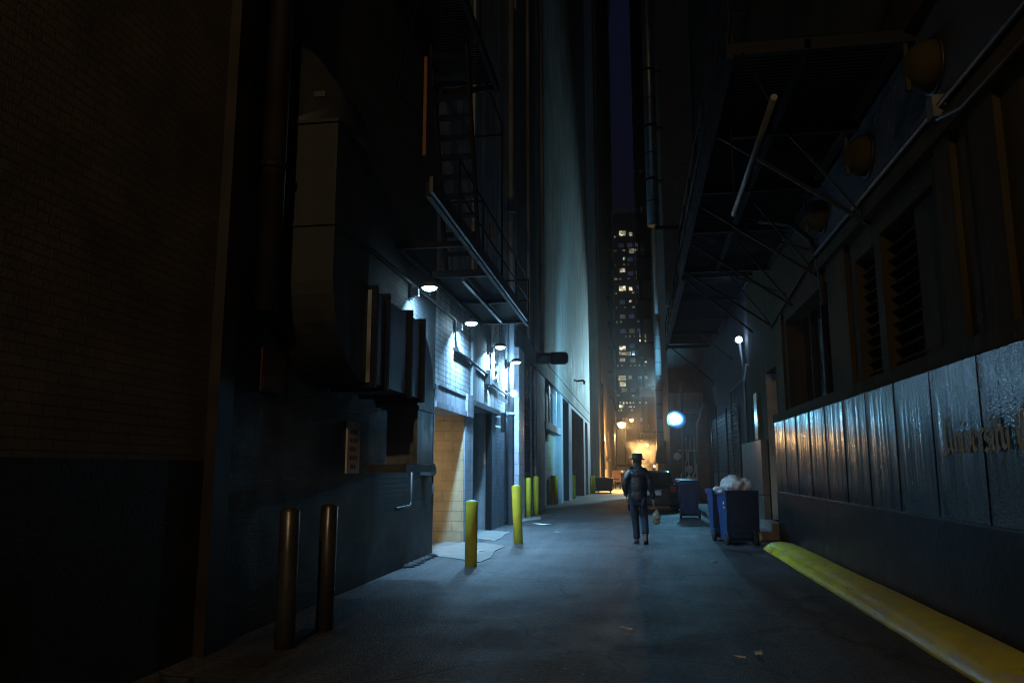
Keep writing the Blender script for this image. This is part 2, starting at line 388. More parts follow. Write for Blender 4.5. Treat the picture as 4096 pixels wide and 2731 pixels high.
def copy_thing(root, loc, label, rotz=0):
    r = root.copy(); col.objects.link(r); r.location = loc; r.rotation_euler = (0, 0, rotz); r['label'] = label
    def rec(o, p):
        for ch in list(o.children):
            c = ch.copy(); col.objects.link(c); c.parent = p; rec(ch, c)
    rec(root, r)
    return r
def GZ(y):            # the alley falls gently beyond 28 m
    return -0.0115 * min(max(y - 28, 0), 36)

COLD = (.30, .64, 1.0); FLOOD = (.20, .66, 1.0); SODIUM = (1.0, .55, .19)

# ------------------------------------------------------------------ ground
g = MB()
ysamp = [-60, -20, 0, 8, 14, 20, 28, 36, 44, 52, 58, 64, 90, 130, 200, 420]
xs = [-300, -40, -8, -3.6, -2, 0, 2, 3.1, 8, 40, 300]
vs = [(x, y, GZ(y)) for y in ysamp for x in xs]
nx = len(xs)
g.add(vs, [(j * nx + i, j * nx + i + 1, (j + 1) * nx + i + 1, (j + 1) * nx + i) for j in range(len(ysamp) - 1) for i in range(nx - 1)])
tag(g.build('ground', ASPH), 'dark asphalt of the alley', 'ground', kind='structure')

def slab(pts, z0, z1, name, mat):
    m = MB(); m.prism(pts, 'z', z0, z1); return m.build(name, mat)
tag(slab([(-5.3, 13.87), (-3.74, 13.87), (-3.1, 13.42), (-2.56, 12.93), (-2.5, 13.6), (-2.63, 14.7), (-2.58, 15.63), (-2.9, 16.05), (-3.27, 16.34), (-5.3, 16.5)], -.05, .012, 'pavement', APRON),
    'pale concrete apron at the warm alcove', 'pavement', kind='structure')
tag(slab([(-4.2, 17.35), (-3.44, 17.2), (-3.0, 16.75), (-2.97, 17.5), (-3.06, 18.3), (-3.01, 19.09), (-3.65, 19.58), (-4.2, 19.58)], -.05, .012, 'pavement', APRON),
    'small pale concrete apron at the second doorway', 'pavement', kind='structure')
tag(slab([(-3.9, 23.2), (-3.3, 23.1), (-2.9, 24.2), (-3.1, 25.6), (-3.9, 25.7)], -.05, .010, 'pavement', APRON),
    'worn concrete strip at the tiled pillar', 'pavement', kind='structure')
tag(slab([(2.12, 20.2), (4, 20.2), (4, 37.9), (2.12, 37.9)], -.3, .15, 'pavement', KERBC), 'raised pavement strip on the right', 'pavement', kind='structure')
tag(slab([(-60, 65.5), (60, 65.5), (60, 69.5), (-60, 69.5)], -.5, GZ(70) + .004, 'road', STREET), 'cross street lit yellow at the far end', 'road', kind='structure')

# ------------------------------------------------------------------ left: near brick building
b = thing('brick_building', 'dark brown brick building with black painted lower wall behind the brown bollards', 'building', (-3.6, 4, 0))
MB().wall(-3.6, -7, 6.35, 1.57, 26).build('wall', BRICK, b)
MB().wall(-3.597, -7, 6.35, -.1, 1.57).build('painted_base', DADO, b)
MB().wall(-3.6, 6.35, 13.86, 2.95, 26).build('upper_wall', UPB, b)
MB().wall(-3.603, 6.35, 13.86, -.1, 2.95).build('lower_wall', DARKB, b)
MB().box(-3.75, -3.5, 6.2, 6.46, -.1, 26).build('pilaster', PIPEM, b)
m = MB(); m.box(-3.7, -3.57, 6.46, 13.86, 2.93, 3.03); m.build('ledge', UPB, b)
m = MB()                                   # broken render at the foot of the corner
for i in range(7):
    y = 12.2 + i * .25; m.lathe([(.13 + random.random() * .06, 0), (.08, .03 + random.random() * .02), (.01, .05)], (-3.58, y, 0), 8, sx=1)
m.build('mortar_heap', UPB, b)
t = thing('downpipe', 'wide brown vertical pipe on the near brick building beside the tall duct', 'pipe', (-3.46, 6.98, 2.98))
m = MB(); m.tube([(-3.46, 6.9, 2.98), (-3.46, 6.9, 26)], .12, 14); m.build('pipe', PIPEM, t)
m = MB()
for z in (4.4, 7.4, 10.4): MB().tube([(-3.46, 6.9, z), (-3.46, 6.9, z + .07)], .14, 14).build('bracket', IRON, t)

# ventilation duct
d = thing('ventilation_duct', 'big metal ventilation duct bending along the black wall above the brown bollards', 'duct', (-3.2, 8, 2.45))
X0, X1 = -3.55, -2.95
def ring(cx_, w, y0, y1, z): return [(cx_ - w, y0, z), (cx_ + w, y0, z), (cx_ + w, y1, z), (cx_ - w, y1, z)]
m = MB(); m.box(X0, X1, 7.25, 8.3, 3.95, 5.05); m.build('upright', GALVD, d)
m = MB(); rr = []                            # top bend, into the wall
for k in range(9):
    a = k / 8 * R(90)
    rr.append([(X0 - .12 + (X1 - X0 + .12) * math.cos(a), 7.25, 5.05 + .95 * math.sin(a)), (X0 - .12 + (X1 - X0 + .12) * math.cos(a), 8.3, 5.05 + .95 * math.sin(a)), (X0 - .12, 8.3, 5.05), (X0 - .12, 7.25, 5.05)])
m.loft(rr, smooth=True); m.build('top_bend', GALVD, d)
m = MB(); poly = []                          # lower elbow, turning along the wall
for k in range(13):
    a = R(180) + k / 12 * R(90)
    poly.append((8.3 + 1.05 * math.cos(a), 3.5 + 1.05 * math.sin(a)))
poly += [(8.3, 3.95), (7.25, 3.95)]
m.prism(poly, 'x', X0, X1 + .003)
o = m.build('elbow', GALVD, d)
m = MB(); m.box(X0, X1 + .05, 8.3, 10.4, 2.45, 3.5); m.build('run', GALV, d)
m = MB()
for y in (8.33, 8.78, 9.75, 10.38): MB().box(X0, X1 + .10, y, y + .06, 2.40, 3.56).build('flange', IRON, d)
m = MB()
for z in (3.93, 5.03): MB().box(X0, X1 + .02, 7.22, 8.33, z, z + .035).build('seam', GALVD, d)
m = MB(); poly = [(10.44, 3.45)]
for k in range(11):
    a = R(90) - k / 10 * R(90)
    poly.append((10.44 + .86 * math.cos(a), 2.55 + .9 * math.sin(a)))
poly += [(11.3, 2.35), (10.44, 2.35)]
m.prism(poly, 'x', X0, X1); m.build('end_bend', GALV, d)
m = MB(); m.box(X0 + .16, X1, 10.47, 11.28, 1.57, 2.33); m.box(X0 + .1, X1 + .03, 10.42, 11.32, 2.31, 2.36); m.build('drop', GALV, d)
m = MB(); m.box(X0 + .1, X1 + .05, 9.8, 11.25, 1.46, 1.56); m.build('shelf_beam', STEELB, d)
m = MB(); m.box(-3.22, -3.1, 7.235, 7.25, 5.32, 5.38); m.build('maker_plate', CONDD, d)

t = thing('wall_sign', 'narrow upright white sign with red marks on the black lower wall', 'sign', (-3.59, 9.7, 1.45))
MB().box(-3.6, -3.575, 9.48, 9.93, 1.45, 2.11).build('board', SIGNW, t)
m = MB()
for k, (dy, w) in enumerate(((0, .26), (.02, .30), (-.01, .24), (.01, .28), (0, .20))):
    z = 2.0 - k * .11
    for q in range(3): m.box(-3.575, -3.572, 9.70 + dy - w / 2 + q * w / 3, 9.70 + dy - w / 2 + q * w / 3 + w / 4.5, z - .055, z)
m.build('lettering', SIGNR, t)
t = thing('wall_sign', 'dim square dark red and yellow sign high on the black wall left of the duct', 'sign', (-3.59, 7.0, 2.2))
MB().box(-3.6, -3.58, 7.12, 7.62, 2.25, 2.68).build('board', material('sign_dark_red', (.05, .008, .006), .6), t)
MB().box(-3.58, -3.577, 7.15, 7.59, 2.27, 2.42).build('lower_band', material('sign_dull_yellow', (.07, .05, .02), .6), t)

t = thing('electric_box', 'grey electric box with bent conduit at the corner of the near brick building', 'electric box', (-3.55, 13.3, 1.2))
m = MB(); m.box(-3.6, -3.42, 13.0, 13.3, 1.40, 1.58); m.build('box', CONDUIT, t)
m = MB(); m.box(-3.6, -3.5, 13.45, 13.6, 1.38, 1.6); m.box(-3.5, -3.47, 13.48, 13.57, 1.42, 1.55); m.build('socket', BINK, t)
m = MB(); m.tube([(-3.52, 13.52, 1.4), (-3.52, 13.53, 1.05), (-3.53, 13.56, .9), (-3.56, 13.72, .86), (-3.6, 13.84, .9)], .016, 8)
m.tube([(-3.55, 12.3, 1.5), (-3.55, 12.3, 1.0), (-3.55, 12.25, .93), (-3.55, 11.5, .92)], .018, 8); m.build('conduit', CONDUIT, t)

# ------------------------------------------------------------------ left: service building with the wall lamps
s = thing('service_building', 'grey and white painted service building with two doorways under the cold wall lamps', 'building', (-3.6, 18, 0))
holes1 = [(13.88, 16.5, -.1, 2.62, 1.6)]
MB().wall(-3.6, 13.86, 17.3, -.1, 3.05, holes1).build('block_wall', BLOCK, s)
MB().wall(-3.606, 13.86, 17.3, 3.05, 26).build('brick_wall', WBRICK, s)
MB().wall(-3.6, 17.3, 20.4, -.1, 26, [(17.35, 19.6, -.1, 2.9, .55)]).build('rendered_wall', STUCCO, s)
MB().wall(-3.594, 20.4, 23.2, 3.05, 26).build('brick_wall', WBRICK, s)
MB().wall(-3.597, 19.62, 23.2, -.1, 3.0).build('slate_pier', DBLUE, s)
m = MB(); m.box(-5.2, -5.14, 13.9, 16.5, 0, 2.62); m.box(-5.2, -3.62, 16.46, 16.49, 0, 2.62); m.box(-5.2, -3.62, 13.89, 13.92, 0, 2.62); m.build('alcove_lining', TAN, s)
m = MB(); m.box(-4.15, -4.08, 17.36, 19.6, 0, 2.9); m.build('doorway_back', BLOCK, s)
m = MB(); m.box(-3.73, -3.585, 19.52, 19.61, 0, 2.9); m.build('door_frame', IRON, s)
m = MB(); m.box(-3.62, -3.52, 17.2, 20.5, 2.9, 3.02); m.build('door_track', STEELB, s)
m = MB(); m.box(-3.62, -3.54, 16.5, 17.1, 2.62, 3.1); m.box(-3.62, -3.56, 13.9, 16.5, 2.62, 2.72); m.build('lintel', BLOCK, s)
m = MB(); m.box(-3.62, -3.58, 14.1, 17.3, 3.04, 3.07); m.box(-3.62, -3.585, 20.4, 23.2, 3.0, 3.06); m.build('string_course', STUCCO, s)
m = MB(); m.box(-3.7, -3.55, 17.05, 17.3, 3.05, 26); m.build('flat_pilaster', STUCCO, s)

t = thing('downpipe', 'pale vertical downpipe between the slate pier and the white tiled pillar', 'pipe', (-3.52, 22.1, 0))
m = MB(); m.tube([(-3.5, 22.15, 0), (-3.5, 22.15, 16)], .095, 16); m.build('pipe', PILL, t)
for z in (3.0, 5.8, 9): MB().tube([(-3.5, 22.15, z), (-3.5, 22.15, z + .09)], .112, 16).build('collar', PILL, t)

t = thing('wall_ladder', 'white vertical rung ladder fixed on the grey wall below the left fire escape', 'ladder', (-3.5, 19.5, 3.7))
m = MB(); m.box(-3.55, -3.47, 19.25, 19.33, 3.72, 5.6); m.box(-3.55, -3.47, 19.87, 19.95, 3.72, 5.6); m.build('rail', WHITEP, t)
m = MB()
for k in range(10): m.box(-3.53, -3.49, 19.33, 19.87, 3.78 + k * .195, 3.82 + k * .195)
m.build('rung', WHITEP, t)

t = thing('wall_conduit', 'thin metal conduit running between the cold wall lamps', 'pipe', (-3.57, 7, 4.47))
m = MB(); m.tube([(-3.56, 8.4, 4.5), (-3.56, 15.2, 4.5), (-3.56, 15.3, 4.46), (-3.56, 15.35, 3.98), (-3.55, 15.5, 3.9), (-3.55, 18.9, 3.78), (-3.55, 19.2, 3.62), (-3.55, 20.2, 3.6), (-3.55, 22.0, 3.55)], .03, 8)
m.build('pipe', CONDUIT, t)
MB().box(-3.6, -3.5, 15.35, 16.6, 3.86, 3.94).build('cable_tray', CONDUIT, t); MB().box(-3.6, -3.48, 18.75, 19.05, 3.55, 3.9).build('junction_box', CONDUIT, t)

LENS = emitter('cold_lamp_lens', (.50, .82, 1.0), 42)
def wall_lamp(y, z, reach, power, label, side=0, turn=0):
    x = -3.6
    t = thing('wall_lamp', label, 'wall lamp', (x, y, z), 'cold white lamps along the left wall')
    m = MB(); m.box(x, x + .06, y - .07, y + .07, z - .16, z + .10); m.box(x + .06, x + .16, y - .045, y + .045, z - .12, z + .02); m.build('wall_plate', CONDUIT, t)
    m = MB(); m.bar((x + .1, y, z - .03), (x + reach - .1, y, z + .07), .035); m.build('arm', IRON, t)
    hx = x + reach
    m = MB(); m.lathe([(.04, .10), (.09, .085), (.115, .045), (.115, .0)], (hx, y, z + .02), 16, sx=1.25); m.build('head', CONDUIT, t)
    m = MB(); m.lathe([(.10, 0), (.085, -.03), (.05, -.05), (.01, -.058)], (hx, y, z + .018), 16, sx=1.25); m.build('lens', LENS, t)
    light('AREA', (hx - .0, y, z - .06), power, COLD, t, .14, (-.12, turn, -1), spread=R(146))
    if side: light('POINT', (hx, y + .12, z - .08), side, COLD, t, .06)
    return t
wall_lamp(12.12, 4.40, .34, 150, 'cold white wall lamp above the duct end, nearest of the row', 0, .45)
wall_lamp(15.42, 4.42, .34, 190, 'cold white wall lamp above the warm alcove, second of the row', 0, .28)
wall_lamp(19.03, 4.48, .32, 180, 'cold white wall lamp beside the white rung ladder')
wall_lamp(21.7, 4.46, .32, 230, 'cold white wall lamp next to the pale downpipe, last of the row', 55)
t = thing('wall_lamp', 'small white globe lamp on a bracket above the slate pier', 'wall lamp', (-3.6, 21.75, 3.55))
m = MB(); m.box(-3.6, -3.53, 21.68, 21.757, 3.45, 3.7); m.tube([(-3.53, 21.75, 3.6), (-3.42, 21.75, 3.6)], .02); m.box(-3.62, -3.52, 21.67, 21.758, 3.1, 3.3); m.build('wall_plate', CONDUIT, t)
m = MB(); m.lathe([(.01, -.1), (.07, -.07), (.1, 0), (.07, .07), (.01, .1)], (-3.37, 21.75, 3.6), 14); m.build('globe', emitter('globe_glass', (.7, .9, 1), 5), t)
light('POINT', (-3.22, 21.75, 3.55), 20, COLD, t, .08)

t = thing('alcove_lamp', 'warm lamp hidden under the ceiling of the tan alcove', 'lamp', (-4.75, 15.0, 2.55))
m = MB(); m.box(-4.95, -4.55, 14.6, 14.8, 2.55, 2.61); m.build('housing', CONDUIT, t)
m = MB(); m.box(-4.92, -4.58, 14.62, 14.78, 2.535, 2.549); m.build('lens', emitter('warm_lamp_lens', (1, .75, .45), 12), t)
light('AREA', (-4.75, 14.7, 2.50), 21, (1, .74, .42), t, .25, (0, .15, -1))

t = thing('security_camera', 'small bracket with twin white arms over the second doorway', 'camera', (-3.55, 19.7, 2.7))
m = MB(); m.bar((-3.6, 20.1, 2.85), (-3.28, 19.6, 2.8), .04); m.bar((-3.6, 20.1, 2.6), (-3.3, 19.6, 2.52), .04); m.build('arm', WHITEP, t)
m = MB(); m.box(-3.34, -3.24, 19.45, 19.62, 2.42, 2.9); m.build('housing', IRON, t)
t = thing('notice', 'small white paper notice on the wall of the second doorway', 'notice', (-3.85, 19.58, 1.6))
MB().box(-3.80, -3.74, 19.585, 19.59, 1.62, 1.92).build('sheet', PAPER, t)

# ------------------------------------------------------------------ left: tall concrete building
c = thing('concrete_building', 'tall pale concrete building with dark bays behind the row of yellow bollards', 'building', (-3.6, 43, 0))
H3 = [(24.5, 28.9, -.6, 5.15, .35), (31.6, 38.4, -.6, 5.15, .45), (39.5, 43.3, -.6, 5.1, 1.6), (45.1, 55.3, -.6, 4.95, 1.1), (57.0, 60.0, -.6, 4.9, .9)]
MB().wall(-3.6, 23.2, 63.4, 5.2, 60).build('upper_wall', CONC, c)
MB().wall(-3.603, 23.2, 63.4, -.6, 5.2, H3).build('lower_wall', PILL, c)
m = MB(); m.box(-3.7, -3.55, 23.2, 63.4, 5.16, 5.22); m.box(-3.7, -3.57, 23.2, 63.4, 5.85, 5.90); m.build('string_course', CONC, c)
m = MB()
for y in (23.25, 26.3, 30.5): m.box(-3.7, -3.5, y, y + .45, 5.9, 60)
m.build('rib', CONC, c)
m = MB(); m.box(-3.9, -3.44, 23.3, 24.45, -.05, 5.16); m.build('tiled_pillar', TILE, c)
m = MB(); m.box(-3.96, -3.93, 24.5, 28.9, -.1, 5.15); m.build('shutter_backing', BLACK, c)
m = MB()
for k in range(62):
    z = .06 + k * .081; m.box(-3.80, -3.66, 24.52, 28.88, z, z + .012, Matrix.Rotation(R(38), 3, 'Y'))
m.build('louvre_shutter', LOUV, c)
m = MB()
for y in (24.52, 27.6, 28.82): m.box(-3.69, -3.64, y, y + .06, -.05, 5.12)
m.build('shutter_frame', LOUV, c)
m = MB(); m.box(-4.06, -3.98, 31.6, 38.4, -.6, 3.12); m.build('garage_door', material('tan_garage_door', (.34, .26, .17), .6, brick=(6, .5, .01, (.34, .26, .17), (.2, .15, .1))), c)
m = MB(); m.box(-4.1, -3.55, 31.6, 38.4, 3.12, 3.42); m.build('transom', PILL, c)
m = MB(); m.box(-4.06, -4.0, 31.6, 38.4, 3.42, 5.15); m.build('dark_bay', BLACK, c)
m = MB()
for k in range(24): m.box(-3.80, -3.68, 34.1, 36.9, 3.48 + k * .07, 3.492 + k * .07, Matrix.Rotation(R(38), 3, 'Y'))
m.box(-3.74, -3.66, 34.0, 34.1, 3.44, 5.15); m.box(-3.74, -3.66, 36.9, 37.0, 3.44, 5.15)
m.build('vent_louvre', LOUV, c)
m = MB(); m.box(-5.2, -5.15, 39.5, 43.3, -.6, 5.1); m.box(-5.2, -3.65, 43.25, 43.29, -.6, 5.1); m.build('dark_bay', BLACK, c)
m = MB(); m.box(-4.75, -4.68, 45.1, 55.3, -.6, 4.95); m.box(-4.56, -4.5, 57, 60, -.6, 4.9); m.build('bay_back', PILL, c)
t = thing('exhaust_pipe', 'fat black exhaust pipe jutting from the concrete building', 'pipe', (-3.6, 29, 5.6))
m = MB(); m.tube([(-3.6, 29, 5.6), (-3.05, 29, 5.6)], .21, 18); m.build('sleeve', STEELB, t)
m = MB(); m.tube([(-3.05, 29, 5.6), (-2.55, 29, 5.6), (-2.46, 29, 5.6), (-2.42, 29, 5.6)], [.235, .235, .2, .12], 18); m.build('cowl', IRON, t)
t = thing('wall_spout', 'short bent metal spout high on the concrete wall', 'pipe', (-3.6, 49, 6.9))
m = MB(); m.tube([(-3.6, 49, 6.95), (-3.15, 49, 6.98), (-3.1, 49, 6.93), (-3.1, 49, 6.75)], .06); m.build('pipe', IRON, t)

# ------------------------------------------------------------------ bollards
def bollard(x, y, h, r, mat, label, group, lean=(0, 0), name='bollard', capmat=None):
    z = GZ(y)
    t = thing(name, label, 'bollard', (x, y, z), group)
    m = MB(); m.lathe([(r, -.05), (r, h * .5), (r, h - .012), (r - .008, h)], (x, y, z), 22); m.build('post', mat, t)
    m = MB(); m.lathe([(r - .010, h - .002), (r * .7, h + .012), (.01, h + .02)], (x, y, z), 22); m.build('cap', capmat or mat, t)
    t.rotation_euler = (lean[0], lean[1], 0)
    return t
bollard(-3.0, 6.62, 1.15, .086, BROWNB, 'brown steel bollard with a warm highlight, the nearer of the brown pair', 'brown bollards')
bollard(-2.97, 7.42, 1.15, .083, BROWNB, 'brown steel bollard below the duct elbow, the farther of the brown pair', 'brown bollards', (0, R(.5)))
YG = 'yellow bollards along the left wall'
bollard(-2.60, 12.42, 1.0, .096, YEL, 'yellow bollard with a pale top standing before the warm alcove', YG, (0, R(.6)), capmat=PAPER)
bollard(-2.42, 16.28, 1.16, .097, YEL, 'bright yellow bollard leaning beside the small doorway apron', YG, (0, R(-2.2)))
bollard(-3.40, 25.0, 1.22, .09, YEL, 'bright yellow bollard at the white tiled pillar, left of a pair', YG)
bollard(-3.34, 26.5, 1.26, .09, YEL, 'bright yellow bollard before the louvred shutter, right of a pair', YG)
bollard(-3.84, 36.5, 1.3, .09, YELD, 'dull yellow bollard before the tan garage door, first of three', YG)
bollard(-3.74, 37.2, 1.3, .09, YELD, 'dull yellow bollard before the tan garage door, middle of three', YG)
bollard(-3.72, 39.4, 1.35, .1, YELD, 'dull yellow bollard at the end of the tan garage door, third of three', YG)
bollard(-3.76, 46.0, 1.35, .09, YELD, 'dark yellow bollard at the near end of the cyan lit bay, left one', YG)
bollard(-3.66, 47.0, 1.35, .09, YELD, 'dark yellow bollard at the near end of the cyan lit bay, right one', YG)
bollard(-3.70, 56.8, 1.36, .13, YEL, 'green yellow bollard at the far end of the cyan lit bay', YG)
bollard(-3.62, 62.4, 1.37, .13, YEL, 'yellow bollard beside the black dumpster, left of the far pair', YG)
bollard(-3.38, 62.9, 1.37, .13, YEL, 'yellow bollard touching the black dumpster, right of the far pair', YG)

# ------------------------------------------------------------------ left fire escape
f = thing('fire_escape', 'black iron fire escape with a steep ladder over the cold wall lamps', 'fire escape', (-3.0, 13.5, 4.9))
z = 4.98
m = MB(); m.box(-2.52, -2.45, 9.1, 18.2, z - .12, z + .08); m.box(-3.6, -3.53, 11.4, 18.2, z - .1, z + .02)
for y in (11.4, 13.3, 15.6, 17.9): m.box(-3.6, -2.52, y, y + .06, z - .1, z - .01)
m.build('frame', IRON, f)
m = MB(); m.box(-2.445, -2.40, 9.0, 17.7, z - .1, z + .10); m.build('outer_beam', STEELB, f)
m = MB(); m.box(-3.02, -2.96, 13.4, 17.5, z - .16, z - .1); m.build('joist', STEELB, f)
m = MB()
for k in range(80): m.box(-3.53, -2.52, 13.3 + k * .06, 13.3 + k * .06 + .022, z, z + .025)
m.build('grating', IRON, f)
m = MB()
for h in (.5, 1.0):
    m.tube([(-2.45, 10.6, z + h), (-2.45, 18.2, z + h), (-3.55, 18.2, z + h)], .018, 6)
for y in (10.7, 12.5, 14.4, 16.2, 18.15): m.tube([(-2.45, y, z), (-2.45, y, z + 1.0)], .018, 6)
m.tube([(-2.45, 12.5, z + 1.0), (-3.55, 12.5, z + 1.0)], .018, 6)
m.build('railing', IRON, f)
m = MB()
m.bar((-3.32, 13.5, 5.0), (-3.32, 12.2, 8.75), .05, .16); m.bar((-2.70, 13.5, 5.0), (-2.70, 12.2, 8.75), .05, .16); m.build('stringer', IRON, f)
for k in range(11):
    zz = 5.35 + k * .32; y = 13.5 - (zz - 5.0) * .347
    MB().box(-3.30, -2.72, y - .09, y + .09, zz - .045, zz).build('tread', IRON, f)
z2 = 8.8
m = MB(); m.box(-3.58, -2.45, 9.0, 9.07, z2 - .1, z2); m.box(-3.58, -2.45, 13.9, 13.97, z2 - .1, z2); m.box(-2.52, -2.45, 9, 14, z2 - .12, z2 + .05)
for k in range(60): m.box(-3.58, -2.52, 9.07 + k * .08, 9.07 + k * .08 + .025, z2, z2 + .025)
m.build('upper_platform', IRON, f)
m = MB(); m.tube([(-2.45, 14.4, z), (-2.45, 14.4, 8.2), (-2.8, 13.9, 9.2), (-2.8, 13.9, 13)], .02, 6); m.tube([(-2.45, 14.4, 8.0), (-3.55, 14.2, 7.9)], .02, 6)
for y0 in (9.6, 10.8): m.tube([(-2.5, y0 - .3, z2), (-3.57, y0 + 1.5, 7.4)], .02, 6)
m.build('brace', IRON, f)
for q in ((-2.5, -2.46, 8.85, 8.9, 5.3, 6.6), (-2.52, -2.46, 13.4, 13.46, 5.62, 5.9), (-2.6, -2.56, 8.9, 8.94, 8.3, 8.6)): MB().box(*q).build('orange_marker', ORANGE, f)

# ------------------------------------------------------------------ right: club building with the dark cladding
a = thing('stone_building', 'tan stone building with louvred windows above the dark glossy cladding', 'building', (3.1, 9, 0))
WH = [(3.2, 6.35, 2.7, 4.55, .4), (8.35, 10.15, 2.66, 4.42, .4), (10.42, 11.3, 2.66, 4.36, .4), (12.95, 16.5, 2.66, 4.5, .35), (17.95, 19.42, .34, 3.76, .5)]
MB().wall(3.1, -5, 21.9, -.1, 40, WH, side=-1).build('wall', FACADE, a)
m = MB(); m.box(2.98, 3.2, -5, 17.9, 2.50, 2.66); m.build('ledge', FACADE, a)
m = MB(); m.box(2.9, 3.2, -5, 13.4, 6.05, 6.5); m.box(2.97, 3.2, -5, 13.4, 4.68, 4.86); m.build('cornice', FACADE, a)
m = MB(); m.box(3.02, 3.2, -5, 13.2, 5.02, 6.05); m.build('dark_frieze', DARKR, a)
m = MB()
for y0, y1 in ((6.75, 7.25), (7.7, 8.1), (11.6, 12.7), (16.7, 17.0)): MB().box(3.04, 3.2, y0, y1, 2.66, 4.68).build('pilaster', FACADE, a)
for (y0, y1, z0, z1, kind) in ((3.2, 6.35, 2.7, 4.55, 'l'), (8.35, 10.15, 2.66, 4.42, 'l'), (10.42, 11.3, 2.66, 4.36, 'l'), (12.95, 16.5, 2.66, 4.5, 'g')):
    w = MB().box(3.44, 3.5, y0, y1, z0, z1).build('window', BLACK if kind == 'l' else GLASSD, a)
    if kind == 'l':
        m = MB(); n = 11; h = (z1 - z0) / n
        for k in range(n): m.box(3.16, 3.42, y0 + (.85 if y0 == 8.35 else 0), y1, z0 + k * h + .02, z0 + k * h + .035, Matrix.Rotation(R(-32), 3, 'Y'))
        m.build('louvre', FACADE, w)
        if y0 == 8.35: MB().box(3.2, 3.26, y0, y0 + .85, z0, z1).build('infill_panel', FACADE, w)
    else:
        m = MB()
        for yy in (13.7, 14.55, 15.5): m.box(3.36, 3.44, yy, yy + .08, z0, z1)
        m.build('mullion', IRON, w)
m = MB(); m.box(3.55, 3.6, 17.95, 19.42, .34, 3.76); m.build('door', DARKR, a)
m = MB(); m.box(3.11, 3.55, 19.38, 19.41, .34, 3.6); m.build('door_reveal', BEIGE, a)
m = MB(); m.box(3.11, 3.55, 19.36, 19.4, 3.6, 3.75); m.build('transom', PILL, a)
m = MB(); m.box(2.62, 3.55, 17.95, 20.6, -.05, .17); m.box(2.86, 3.55, 17.96, 19.6, .17, .34); m.build('step', KERBC, a)
m = MB(); m.box(3.0, 3.1, -5, 17.9, 1.02, 2.5); m.build('cladding', CLAD, a)
m = MB()
for y in [17.9 - 1.16 * k for k in range(1, 19)]: MB().box(2.992, 3.0, y - .012, y + .012, 1.03, 2.5).build('cladding_joint', CLAD, a)
m = MB(); m.box(2.985, 3.1, -5, 17.9, -.05, 1.0); m.build('base_cladding', CLADB, a)
m = MB(); m.box(2.97, 3.1, -5, 17.9, 1.0, 1.02); m.build('trim_strip', STEELB, a)

# faded blackletter on the cladding, drawn with a broad nib
def lettering():
    m = MB(); nib = (.025, .018); cnt = [0]
    def stroke(u, pts):
        for (p, q) in zip(pts[:-1], pts[1:]):
            x = 2.988 - .0004 * cnt[0]; cnt[0] += 1
            poly = [(u + p[0] - nib[0], p[1] - nib[1]), (u + p[0] + nib[0], p[1] + nib[1]), (u + q[0] + nib[0], q[1] + nib[1]), (u + q[0] - nib[0], q[1] - nib[1])]
            m.add([(x, 8.32 - a_, 1.655 + b_) for a_, b_ in poly], [(0, 1, 2, 3)])
    X = .19
    stem = [(-.02, X - .03), (0, X - .05), (0, .03), (.025, .0)]
    L = {
        'U': ([[(-.03, .30), (.02, .33), (.02, .08), (.06, .02), (.10, .0)], [(.19, .34), (.16, .29), (.16, .05), (.20, .0)], [(.06, .02), (.16, .06)], [(-.02, .0), (.03, -.02)]], .27),
        'n': ([stem, [(.02, X - .05), (.07, X), (.10, X - .04), (.10, .03), (.125, 0)]], .17),
        'i': ([stem, [(0, X + .09), (.018, X + .06)]], .085),
        'v': ([[(-.02, X), (0, X - .04), (0, .04), (.05, 0)], [(.04, X - .03), (.10, X), (.10, .05), (.05, 0)]], .165),
        'e': ([[(.0, X - .05), (0, .04), (.05, 0), (.09, .03)], [(0, X - .05), (.06, X), (.09, X - .05), (.01, X * .5)]], .14),
        'r': ([stem, [(.02, X - .04), (.06, X), (.09, X - .025)]], .12),
        's': ([[(.09, X - .02), (.04, X), (0, X - .04), (0, X * .6), (.09, X * .42), (.09, .04), (.05, 0), (-.01, .02)]], .15),
        't': ([[(0, X + .08), (0, .03), (.03, 0), (.06, .015)], [(-.04, X - .01), (.07, X - .01)]], .11),
        'y': ([[(-.02, X), (0, X - .04), (0, .05), (.05, .01)], [(.06, X - .03), (.10, X), (.10, .02), (.06, -.06), (.02, -.075)]], .17),
        'C': ([[(.20, .30), (.12, .34), (.03, .28), (.0, .18), (.02, .06), (.10, -.01), (.20, .04)], [(.10, .30), (.10, .05)]], .30),
    }
    u = .02
    for ch in 'University C':
        if ch == ' ': u += .10; continue
        st, adv = L[ch]
        for q in st: stroke(u, q)
        u += adv
    return m
lettering().build('lettering', GOLD, a, recalc=False)

